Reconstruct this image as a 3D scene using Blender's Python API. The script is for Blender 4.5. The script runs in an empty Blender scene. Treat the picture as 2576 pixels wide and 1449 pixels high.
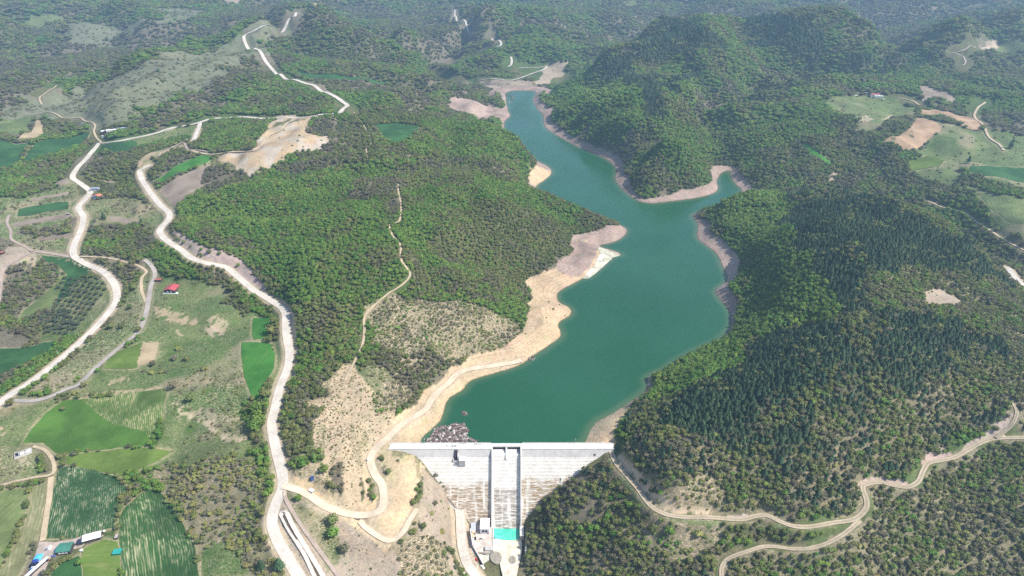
import bpy, bmesh, math, random
import numpy as np
from mathutils import Vector, Matrix
from mathutils.geometry import delaunay_2d_cdt

random.seed(7)
rng = np.random.default_rng(11)
SC = bpy.context.scene
COL = SC.collection

# ------------------------------------------------------------------ camera
CAM_H = 530.0
PITCH = math.radians(28.0)
FPX = 24.0 / 36.0 * 2576.0
cd = bpy.data.cameras.new("camera")
cd.lens = 24.0
cd.sensor_width = 36.0
cd.clip_start = 1.0
cd.clip_end = 60000.0
cam = bpy.data.objects.new("camera", cd)
cam.location = (0, 0, CAM_H)
cam.rotation_euler = (math.pi / 2 - PITCH, 0, 0)
COL.objects.link(cam)
SC.camera = cam

# ------------------------------------------------------------------ sky, sun, exposure
SUN_EL = math.radians(49.0)
SUN_TO = Vector((0.97, -0.20, 0)).normalized()          # horizontal direction towards the sun
W = bpy.data.worlds.new("World")
SC.world = W
W.use_nodes = True
wn = W.node_tree
sky = wn.nodes.new("ShaderNodeTexSky")
sky.sky_type = 'NISHITA'
sky.sun_disc = False
sky.sun_elevation = SUN_EL
sky.sun_rotation = math.atan2(SUN_TO.x, SUN_TO.y)
sky.altitude = 500
sky.dust_density = 1.5
bg = wn.nodes["Background"]
wn.links.new(sky.outputs[0], bg.inputs[0])
bg.inputs[1].default_value = 0.125
sl = bpy.data.lights.new("sun", 'SUN')
sl.energy = 4.6
sl.angle = math.radians(0.53)
sl.color = (1.0, 0.95, 0.87)
sun = bpy.data.objects.new("sun", sl)
sdir = Vector((SUN_TO.x * math.cos(SUN_EL), SUN_TO.y * math.cos(SUN_EL), math.sin(SUN_EL)))
sun.rotation_euler = sdir.to_track_quat('Z', 'Y').to_euler()
sun.location = (400, 300, 1500)
COL.objects.link(sun)
SC.view_settings.view_transform = 'Standard'
SC.view_settings.look = 'None'
SC.view_settings.gamma = 1
SC.view_settings.use_curve_mapping = False
SC.view_settings.exposure = 0.66
SC.render.engine = 'CYCLES'
SC.cycles.use_denoising = False
SC.cycles.max_bounces = 5
SC.cycles.diffuse_bounces = 3
SC.cycles.glossy_bounces = 2
SC.cycles.transmission_bounces = 2
SC.cycles.volume_bounces = 0
SC.cycles.transparent_max_bounces = 4

# ------------------------------------------------------------------ noise
def _hash(ix, iy, s):
    h = (ix.astype(np.int64) * 374761393 + iy.astype(np.int64) * 668265263 + s * 974634777) & 0xffffffff
    h = ((h ^ (h >> 13)) * 1274126177) & 0xffffffff
    return ((h ^ (h >> 16)) & 0xffff) / 65535.0

def vnoise(x, y, s=0):
    ix = np.floor(x); iy = np.floor(y)
    fx = x - ix; fy = y - iy
    fx = fx * fx * (3 - 2 * fx); fy = fy * fy * (3 - 2 * fy)
    a = _hash(ix, iy, s); b = _hash(ix + 1, iy, s)
    c = _hash(ix, iy + 1, s); d = _hash(ix + 1, iy + 1, s)
    return (a + (b - a) * fx) * (1 - fy) + (c + (d - c) * fx) * fy      # 0..1

def fbm(x, y, sc, octv=4, s=0, gain=0.5):
    r = 0; a = 1.0; t = 0
    for k in range(octv):
        r = r + a * vnoise(x / sc + 17.3 * k, y / sc - 9.1 * k, s + k)
        t += a; a *= gain; sc = sc * 0.5
    return r / t                                                     # 0..1

def sstep(a, b, x):
    t = np.clip((x - a) / (b - a), 0, 1)
    return t * t * (3 - 2 * t)

# ------------------------------------------------------------------ survey: photo rays
CP, SP = math.cos(PITCH), math.sin(PITCH)
def rays(uv):
    uv = np.asarray(uv, float)
    cx = (uv[:, 0] - 1288) / FPX
    cy = -(uv[:, 1] - 724.5) / FPX
    return np.stack([cx, CP + cy * SP, -SP + cy * CP], 1)

def at_z(uv, z):
    d = rays(uv)
    t = (np.asarray(z) - CAM_H) / d[:, 2]
    return np.stack([d[:, 0] * t, d[:, 1] * t], 1)

# dam frame: crest top z = 10, downstream edge y = 592, slope 0.72 : 1
CREST = 10.0; Y_UP = 602.0; Y_DN = 592.5; SLOPE = 0.72; BASE_Z = -60.0
def on_face(uv):
    d = rays(uv)
    # plane y = Y_DN - SLOPE*(CREST - z)
    t = (Y_DN - SLOPE * (CREST - CAM_H)) / (d[:, 1] - SLOPE * d[:, 2])
    return np.stack([d[:, 0] * t, d[:, 1] * t, CAM_H + d[:, 2] * t], 1)

SURVEY = """
1232 1345 -60;1310 1345 -60;1235 1390 -61;1300 1390 -61;1270 1440 -63;1220 1440 -60
1190 1320 -55;1200 1370 -56;1205 1430 -57;1150 1270 -36;1155 1350 -47;1175 1449 -52
1120 1300 -24;1100 1240 -12;1090 1210 -8;1130 1400 -30;1050 1400 -20;940 1296 2;1000 1330 -3;990 1250 4;1040 1280 -1
1040 1165 6;1000 1150 10;970 1112 11;1080 1340 -14;960 1219 7;934 1160 9.5
1400 1290 -24;1450 1240 -6;1490 1190 3;1536 1136 10;1578 1199 11;1625 1259 11;1681 1296 9;1788 1301 6;1871 1309 4;1965 1314 3;2099 1314 1;2175 1270 4;2215 1214 8;2282 1226 6;2322 1180 10;2400 1153 12;2505 1103 18;2576 1100 20
1400 1350 -38;1360 1400 -52;1330 1440 -60;1500 1320 -17;1480 1420 -36;1600 1350 -9;1620 1440 -25;1750 1400 -15;1815 1440 -12;1875 1388 -8;2045 1379 -9;2130 1336 -3;2000 1449 -24;2200 1449 -30;2300 1300 -10;2450 1300 -10;2576 1250 0;2576 1449 -35;2400 1449 -40;2550 1400 -25
751 1449 -5;721 1399 0;694 1349 5;684 1309 9;694 1266 13;709 1219 17;694 1126 22;684 1059 27;707 966 33;729 893 38;719 800 43;657 741 46;583 683 50;483 650 53;403 586 56;427 540 60;377 483 66;360 423 74;400 400 80
784 1249 12;857 1289 6;650 1300 5;600 1200 12;500 1200 5;640 1000 28;560 1000 22;560 900 26;640 850 36;500 850 22;560 780 34;480 740 34;430 740 32;380 723 32;367 790 26;347 836 22;290 883 18;200 960 12;83 1009 8;0 1015 6;133 920 11;253 810 18;293 740 24;253 680 30;185 640 36;203 570 42;197 523 46;227 483 50;190 440 56;250 365 66;300 353 70;400 333 78;503 307 86;610 293 95;704 295 100;794 291 108;870 270 118;831 237 124;761 207 132;687 177 142;640 120 160;613 93 172;677 63 182;750 30 195
420 1000 16;300 1050 5;150 1050 0;50 1110 -3;200 1150 -5;400 1110 5;430 1150 0;300 1200 -10;150 1200 -12;0 1200 -12;60 1130 -6;200 1300 -20;120 1350 -22;380 1300 -18;450 1400 -22;200 1449 -28;0 1449 -25;560 1400 -10;650 1449 -8
100 850 2;0 900 0;60 760 8;150 700 20;0 700 20;100 640 32;40 580 40;100 540 42;0 500 48;100 450 52;0 420 56;100 380 58;0 350 60;60 320 64;200 350 64;200 298 80;280 325 74;330 320 80;300 600 38;330 520 44;300 450 52;350 370 66;280 400 60
880 930 45;911 850 62;934 776 72;1030 696 85;1009 616 100;982 566 106;1009 516 112;1000 463 118;911 427 122;934 360 126;890 290 122;844 302 115;760 1150 25;740 1050 33;790 900 48;770 800 58;850 750 70;740 700 62;700 650 68;640 650 62;560 630 62;470 600 62;440 560 66;600 560 80;500 500 78;700 520 92;850 600 92;850 500 108;620 450 90;700 440 98;540 440 80;620 400 92;740 370 105;800 345 110;580 350 96;760 330 108;994 340 122;1100 330 112;1200 370 92;1250 330 70;1130 290 85;1100 440 112;1200 450 96;1290 430 62;1350 480 38
1100 560 95;1200 600 75;1300 560 62;1400 560 42;1440 590 18;1388 510 45;1448 527 35;1515 552 18;1380 640 22;1330 705 14;1200 700 60;1250 780 35;1340 760 14;1100 800 55;1180 850 30;1280 850 14;1000 850 50;1080 900 32;1180 890 15;1000 960 30;1060 980 16;950 1000 35;1000 1040 18;880 1040 30;840 1100 28;900 1150 17;825 1205 20;820 1260 13;760 1195 19;850 1235 16
900 200 128;1000 190 115;1100 250 62;1190 250 40;1250 285 10;1111 180 70;1200 200 35;1240 240 15;800 20 300;700 100 200;900 100 190;850 150 155;1000 130 105;1050 140 45;1085 150 16;1100 155 15;1180 190 12;1280 210 6;1350 205 8;1400 185 12;1440 150 20
1152 30 170;1100 70 90;1000 40 240;1191 77 120;1261 110 80;1216 128 60;1287 160 35;1373 172 20;1150 140 35;1350 130 60;1400 70 140;1300 50 170;1500 90 60;1550 60 110;1600 30 150;1400 10 260;1200 5 280
0 200 110;100 150 85;250 120 75;400 120 100;200 60 120;0 50 210;300 20 210;450 30 180;580 60 160;600 10 300;700 5 330;300 250 118;450 200 145;150 260 98;560 130 172;30 280 88;350 175 120;500 240 122;640 240 122
1700 60 270;1600 90 190;1520 145 155;1480 180 118;1450 190 75;1380 225 35;1355 240 13;1560 200 142;1620 260 118;1650 320 88;1700 250 145;1740 200 172;1800 120 232;1900 60 290;1900 150 185;1850 200 115;1780 250 75;1795 330 35;1760 300 60;1800 380 15;1830 420 4;1700 380 78;1690 440 32;1600 440 42;1580 460 14;1780 440 15;1765 400 45;1440 260 68;1400 290 30;1500 330 60;1560 390 20;1450 340 16
2000 20 330;2000 100 240;1960 180 150;1900 230 85;2200 60 300;2400 50 310;2576 20 340;2150 130 200;2300 120 200;2100 190 130;2300 160 150;2450 140 170;2576 130 190
1850 330 78;1950 300 102;2050 260 115;2200 240 125;2350 240 130;2500 230 135;1880 400 30;1872 462 9;1950 400 60;2050 350 85;2150 350 85;2250 360 85;2369 320 100;2455 300 105;2525 380 90;2576 300 115;2100 420 42;2200 440 40;2300 420 60;2450 440 70;2576 450 75;2300 500 35;2219 497 20;2315 540 16;2399 573 13;2515 638 10;2576 668 8;2450 500 48;2500 550 40;2576 590 45
1760 545 12;1830 540 40;1950 490 62;2050 492 85;2150 512 100;2250 555 107;2350 605 97;2450 660 75;2520 710 50;2576 740 30;1900 620 52;1870 720 25;1880 800 25;2000 600 95;2100 640 118;2200 700 122;2100 760 100;2000 760 75;1950 850 60;1850 900 35;1800 880 14;1720 930 14;1660 970 14;1600 1030 14;1540 1080 15;1700 1000 35;1800 1000 60;1650 1080 40;1600 1130 28;1750 1120 45;1900 1000 70;1900 1100 52;1850 1200 27;1700 1220 30;2000 1200 28;2050 1100 54;2100 950 88;2250 850 103;2400 800 90;2530 820 60;2300 1000 60;2450 950 58;2576 950 50;2200 1130 28;2400 1100 24;2130 1250 9;2530 1040 35;2000 1280 12;1800 1270 14
"""
sv = np.array([[float(q) for q in p.split()] for ln in SURVEY.strip().splitlines() for p in ln.split(';') if p.strip()])
sv[:, 2] = np.where(sv[:, 1] < 320, sv[:, 2] * np.interp(sv[:, 1], [110, 320], [.78, 1.0]), sv[:, 2])
ctl = np.column_stack([at_z(sv[:, :2], sv[:, 2]), sv[:, 2]])
face_pts = on_face([(1052, 1152), (1080, 1185), (1120, 1225), (1165, 1275), (1190, 1300), (1205, 1322),
                    (1505, 1138), (1470, 1165), (1430, 1200), (1390, 1235), (1350, 1275), (1325, 1305)])
extra = np.array([(-600, 250, -10), (-250, 250, -35), (0, 250, -72), (0, 400, -66), (300, 250, -45), (650, 250, -40), (-400, 150, -10),
                  (5000, 5000, 260), (-5000, 5000, 260), (0, 12000, 420), (6000, 12000, 420), (-6000, 12000, 420), (5000, 2500, 250),
                  (-4000, 2000, 250), (-2500, 800, 60), (2500, 800, 60), (1500, 200, -10), (-1500, 200, 0),
                  (-142, 597, 9), (115, 597, 9), (-100, 590, 2), (80, 590, 2), (0, 585, -30), (-5, 560, -55),
                  (0, 7000, 300), (2500, 6500, 320), (-2500, 6500, 300), (1500, 4500, 260), (-1200, 5000, 240)])
ctl = np.vstack([ctl, face_pts, extra])
# skylines: a ridge point, then ground that drops away behind it (u, v, z, metres behind, drop)
SIL = [(1440,205,66,170,52),(1480,168,98,200,90),(1540,132,122,200,95),(1600,97,146,220,110),(1660,64,163,220,110),(1750,32,182,250,110),
       (1795,300,66,110,50),(1830,270,84,130,55),(1900,236,98,150,60),(1970,215,105,150,60),(2050,196,112,160,60),(2200,158,128,180,60),(2310,150,134,180,60),
       (830,15,195,260,110),(900,50,172,250,110),(960,90,142,230,100),(1010,125,105,200,80),(1045,150,66,150,50),
       (1110,112,62,0,0),(1135,72,98,0,0),(1165,32,128,250,80),
       (1250,320,74,75,55),(1300,352,64,75,52),(1345,398,48,70,42),(1390,494,50,75,45),(1450,521,38,65,34),(1510,551,21,50,18),
       (1810,502,42,70,40),(1900,471,68,110,60),(2000,468,84,130,68),(2100,476,98,140,75),(2200,511,106,140,80),(2300,551,102,140,78),(2400,601,90,130,70),(2500,646,70,110,55),
       (200,205,118,160,42),(350,150,136,170,46),(500,92,150,180,50),(620,66,156,180,50),
       (1560,200,120,0,0),(1620,300,96,0,0),(1680,340,84,0,0),(2150,60,215,300,120),(2400,45,225,300,120),(1950,40,215,300,110)]
_s = np.array(SIL, float)
_a = at_z(_s[:, :2], _s[:, 2]); _n = _a / np.hypot(_a[:, 0], _a[:, 1])[:, None]
_b = _a + _n * _s[:, 3:4]
_m = _s[:, 3] > 0
ctl = np.vstack([ctl, np.column_stack([_a, _s[:, 2]]), np.column_stack([_b[_m], _s[_m, 2] - _s[_m, 4]])])
# LAKE outline, water level 0
LAKE_UV = """1062 1113;1057 1109;1067 1094;1094 1073;1111 1056;1116 1033;1122 1006;1137 994;1164 983;1174 966;1184 956;1227 941;1288 925;1318 913;1331 900;1355 886;1385 866;1415 845;1403 820;1408 808;1431 798;1441 785;1431 771;1405 761;1400 740;1415 728;1445 713;1465 701;1481 700;1505 680;1535 653;1541 646;1565 642;1555 635;1521 625;1501 618;1541 611;1568 598;1580 580;1565 568;1538 562;1505 550;1450 535;1390 515;1350 490;1346 468;1371 453;1393 433;1378 417;1361 410;1325 392;1293 378;1280 350;1267 320;1272 300;1287 293;1277 277;1272 253;1272 233;1288 228;1351 227;1346 243;1340 250;1351 273;1368 290;1366 317;1388 333;1418 350;1455 370;1501 388;1531 403;1551 423;1551 437;1545 450;1565 477;1581 491;1601 505;1635 513;1678 508;1761 498;1801 485;1808 473;1801 457;1815 433;1838 427;1838 443;1848 463;1868 477;1860 494;1808 516;1775 530;1755 533;1738 543;1758 563;1751 590;1758 606;1781 620;1805 640;1818 673;1833 700;1821 715;1796 731;1808 750;1831 773;1841 803;1835 830;1815 855;1781 870;1745 887;1715 905;1691 915;1681 926;1661 936;1626 950;1628 966;1631 973;1615 993;1588 1009;1555 1033;1518 1053;1498 1063;1485 1083;1461 1109"""
lake_uv = [tuple(map(float, p.split())) for p in LAKE_UV.split(';')]
LAKE = at_z(lake_uv, 0.0)
LAKE[0] = (LAKE[0, 0], Y_UP); LAKE[-1] = (LAKE[-1, 0], Y_UP)
LAKE[:, 1] = np.maximum(LAKE[:, 1], Y_UP)
# smooth the outline a little
def chaikin(P, n=1):
    for _ in range(n):
        Q = np.roll(P, -1, 0)
        P = np.stack([P * .75 + Q * .25, P * .25 + Q * .75], 1).reshape(-1, 2)
    return P
core = LAKE.copy()
LAKE_S = np.vstack([core[:1], chaikin(core, 2)[2:-5], core[-1:]])
ctl = np.vstack([ctl, np.column_stack([LAKE[::2], np.zeros(len(LAKE[::2]))])])

# multiquadric interpolation of the survey
CC = 22.0 ** 2
def mq(A, B):
    return -np.sqrt(((A[:, None, :] - B[None]) ** 2).sum(-1) + CC)
N = len(ctl)
PS = 1000.0
A = np.zeros((N + 3, N + 3))
_dc = np.hypot(ctl[:, 0], ctl[:, 1])
A[:N, :N] = mq(ctl[:, :2], ctl[:, :2]) + np.diag(1.0 + np.clip(_dc - 1300, 0, 6000) * .004)
A[:N, N] = 1; A[:N, N + 1:] = ctl[:, :2] / PS
A[N:, :N] = A[:N, N:].T
wts = np.linalg.solve(A, np.r_[ctl[:, 2], 0, 0, 0])
def rbf(x, y):
    P = np.stack([x.ravel(), y.ravel()], 1)
    out = np.empty(len(P))
    for i in range(0, len(P), 20000):
        p = P[i:i + 20000]
        out[i:i + 20000] = mq(p, ctl[:, :2]) @ wts[:N] + wts[N] + (p / PS) @ wts[N + 1:]
    return out.reshape(x.shape)

def in_poly(x, y, P):
    x = np.asarray(x); y = np.asarray(y)
    r = np.zeros(x.shape, bool)
    lo = P.min(0); hi = P.max(0)
    m = (x >= lo[0]) & (x <= hi[0]) & (y >= lo[1]) & (y <= hi[1])
    if not m.any():
        return r
    xs = x[m]; ys = y[m]; q = np.zeros(xs.shape, bool)
    n = len(P); j = n - 1
    for i in range(n):
        xi, yi = P[i]; xj, yj = P[j]
        if yi != yj:
            c = ((yi > ys) != (yj > ys)) & (xs < (xj - xi) * (ys - yi) / (yj - yi) + xi)
            q ^= c
        j = i
    r[m] = q
    return r

def dist_poly(x, y, P, closed=True):
    d = np.full(x.shape, 1e9)
    n = len(P)
    for i in range(n if closed else n - 1):
        a = P[i]; b = P[(i + 1) % n]
        ab = b - a; L = max(ab @ ab, 1e-9)
        t = np.clip(((x - a[0]) * ab[0] + (y - a[1]) * ab[1]) / L, 0, 1)
        d = np.minimum(d, (x - a[0] - t * ab[0]) ** 2 + (y - a[1] - t * ab[1]) ** 2)
    return np.sqrt(d)

class Raster:
    def __init__(s, x0, x1, y0, y1, st):
        s.x0, s.y0, s.st = x0, y0, st
        s.nx = int((x1 - x0) / st) + 1; s.ny = int((y1 - y0) / st) + 1
        s.X, s.Y = np.meshgrid(x0 + np.arange(s.nx) * st, y0 + np.arange(s.ny) * st)
        s.Z = np.zeros(s.X.shape)
    def inside(s, x, y, m=0):
        return (x > s.x0 + m) & (x < s.x0 + (s.nx - 1) * s.st - m) & (y > s.y0 + m) & (y < s.y0 + (s.ny - 1) * s.st - m)
    def sample(s, x, y, F=None):
        F = s.Z if F is None else F
        gx = np.clip((x - s.x0) / s.st, 0, s.nx - 1.001); gy = np.clip((y - s.y0) / s.st, 0, s.ny - 1.001)
        ix = gx.astype(int); iy = gy.astype(int); fx = gx - ix; fy = gy - iy
        return (F[iy, ix] * (1 - fx) + F[iy, ix + 1] * fx) * (1 - fy) + (F[iy + 1, ix] * (1 - fx) + F[iy + 1, ix + 1] * fx) * fy

# coarse rbf grids, then detailed rasters
cn = Raster(-900, 1150, 150, 1750, 6.0); cn.Z = rbf(cn.X, cn.Y)
cf = Raster(-5400, 5400, 100, 12600, 26.0); cf.Z = rbf(cf.X, cf.Y)
NEAR = Raster(-880, 1130, 170, 1720, 2.5)
FAR = Raster(-5300, 5300, 120, 12400, 11.0)
def base(x, y):
    a = cf.sample(x, y)
    m = cn.inside(x, y)
    w = np.clip(np.minimum(np.minimum(x - cn.x0, 1150 - x), np.minimum(y - cn.y0, 1750 - y)) / 120, 0, 1)
    b = cn.sample(x, y)
    return np.where(m, a * (1 - w) + b * w, a)

def shape(R, gully=1.0):
    X, Y = R.X, R.Y
    Z = base(X, Y)
    gy_, gx_ = np.gradient(Z, R.st)
    slope = np.hypot(gx_, gy_)
    # gullies running down the slopes and broken relief
    hill = sstep(0.10, 0.32, slope)
    dist = np.hypot(X, Y)
    wx = X + 60 * (fbm(X, Y, 260, 3, 5) - .5); wy = Y + 60 * (fbm(X, Y, 260, 3, 8) - .5)
    rid = np.abs(fbm(wx, wy, 210, 3, 21) - .5) * 2
    amp = 8 + 0.011 * np.clip(dist - 700, 0, 4200)
    Z = Z + hill * (sstep(0.0, 0.45, rid) - .6) * amp
    bigr = np.abs(fbm(wx, wy, 620, 3, 31) - .5) * 2
    farh = sstep(.03, .16, slope)
    Z = Z + sstep(1700, 3000, dist) * farh * (sstep(0, .5, bigr) - .6) * 82
    midr = np.abs(fbm(wx, wy, 340, 3, 37) - .5) * 2
    Z = Z + sstep(1300, 2400, dist) * farh * (sstep(0, .5, midr) - .6) * 34
    hi_ = sstep(30, 75, Z) * sstep(640, 760, Y) * (1 - sstep(2600, 3600, dist))
    sw = np.abs(fbm(wx, wy, 300, 2, 61) - .5) * 2; sw2 = np.abs(fbm(wx, wy, 130, 3, 64) - .5) * 2
    Z = Z + hi_ * ((sstep(0, .5, sw) - .62) * 22 + (sstep(0, .5, sw2) - .62) * 10)
    Z = Z + (fbm(X, Y, 60, 4, 40) - .5) * (1.2 + 5 * hill)
    Z = Z + (fbm(X, Y, 14, 3, 44) - .5) * (0.3 + 1.3 * hill) * (R.st < 5)
    # lake
    lo = LAKE_S.min(0) - 90; hi = LAKE_S.max(0) + 90
    m = (X > lo[0]) & (X < hi[0]) & (Y > lo[1]) & (Y < hi[1]) & (Y > Y_UP - 1)
    xs, ys, zs = X[m], Y[m], Z[m]
    ins = in_poly(xs, ys, LAKE_S)
    sel = LAKE_S[LAKE_S[:, 1] > Y_UP + .5]
    d = dist_poly(xs, ys, sel, closed=False)
    w = sstep(4, 62, d)
    slope_sh = 0.30 + 0.50 * sstep(.3, .7, fbm(xs, ys, 120, 2, 50))
    shore = slope_sh * d * (1 + 0.0 * d)
    # benches cut by the falling water level
    shore = shore + 0.35 * np.sin(shore * 2 * math.pi / 1.9)
    zo = (1 - w) * shore + w * np.maximum(zs, 3.0)
    zi = -0.25 * d - 0.3
    zi = np.maximum(zi, -22)
    Z[m] = np.where(ins, zi, zo)
    R.LD = np.full(X.shape, 999.0); R.LD[m] = np.where(ins, -d, d)
    # under the crest of the dam
    c = (X > -143) & (X < 117) & (Y > Y_DN - 3) & (Y < Y_UP + 5)
    Z[c] = np.minimum(Z[c], CREST - 1.0)
    R.Z = Z
shape(NEAR); shape(FAR)

def hraw(x, y):
    x = np.asarray(x, float); y = np.asarray(y, float)
    a = FAR.sample(x, y); b = NEAR.sample(x, y)
    w = np.clip(np.minimum(np.minimum(x - NEAR.x0, 1130 - x), np.minimum(y - NEAR.y0, 1720 - y)) / 40, 0, 1)
    return a * (1 - w) + b * w
def h1(x, y):
    return float(hraw(np.array([x]), np.array([y]))[0])

def cast(uv, fn=None):
    """world points (x, y, z) where the photo's rays meet the ground"""
    fn = fn or hraw
    d = rays(uv)
    hl = np.hypot(d[:, 0], d[:, 1])
    t = np.full(len(d), 230.0) / hl
    done = np.zeros(len(d), bool)
    res = t.copy()
    for _ in range(2600):
        x = d[:, 0] * t; y = d[:, 1] * t; z = CAM_H + d[:, 2] * t
        gap = z - fn(x, y)
        hit = (gap < 0) & ~done
        res[hit] = t[hit]; done |= hit
        if done.all():
            break
        st = np.maximum(np.clip(gap, 0, 400) * 0.35, 1.5 + t * 0.0006)
        t = np.where(done, t, t + st)
        far = (t * hl > 12000) & ~done
        res[far] = t[far]; done |= far
    lo = res - (3.0 + res * 0.02); hi = res.copy()
    for _ in range(22):
        m = (lo + hi) / 2
        g = CAM_H + d[:, 2] * m - fn(d[:, 0] * m, d[:, 1] * m)
        up = g > 0
        lo = np.where(up, m, lo); hi = np.where(up, hi, m)
    x = d[:, 0] * hi; y = d[:, 1] * hi
    return np.stack([x, y, fn(x, y)], 1)

def uvs(s):
    return [tuple(map(float, p.split())) for p in s.split(';') if p.strip()]

def resample(P, step):
    P = np.asarray(P, float)
    # centripetal-ish Catmull-Rom then even spacing
    if len(P) > 2:
        Q = [P[0]]
        ext = np.vstack([2 * P[0] - P[1], P, 2 * P[-1] - P[-2]])
        for i in range(1, len(ext) - 2):
            p0, p1, p2, p3 = ext[i - 1:i + 3]
            for t in np.linspace(0, 1, 9)[1:]:
                Q.append(0.5 * ((2 * p1) + (-p0 + p2) * t + (2 * p0 - 5 * p1 + 4 * p2 - p3) * t * t + (-p0 + 3 * p1 - 3 * p2 + p3) * t ** 3))
        P = np.array(Q)
    s = np.r_[0, np.cumsum(np.hypot(*np.diff(P[:, :2], axis=0).T))]
    n = max(2, int(s[-1] / step) + 1)
    u = np.linspace(0, s[-1], n)
    return np.stack([np.interp(u, s, P[:, k]) for k in range(P.shape[1])], 1)

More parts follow.
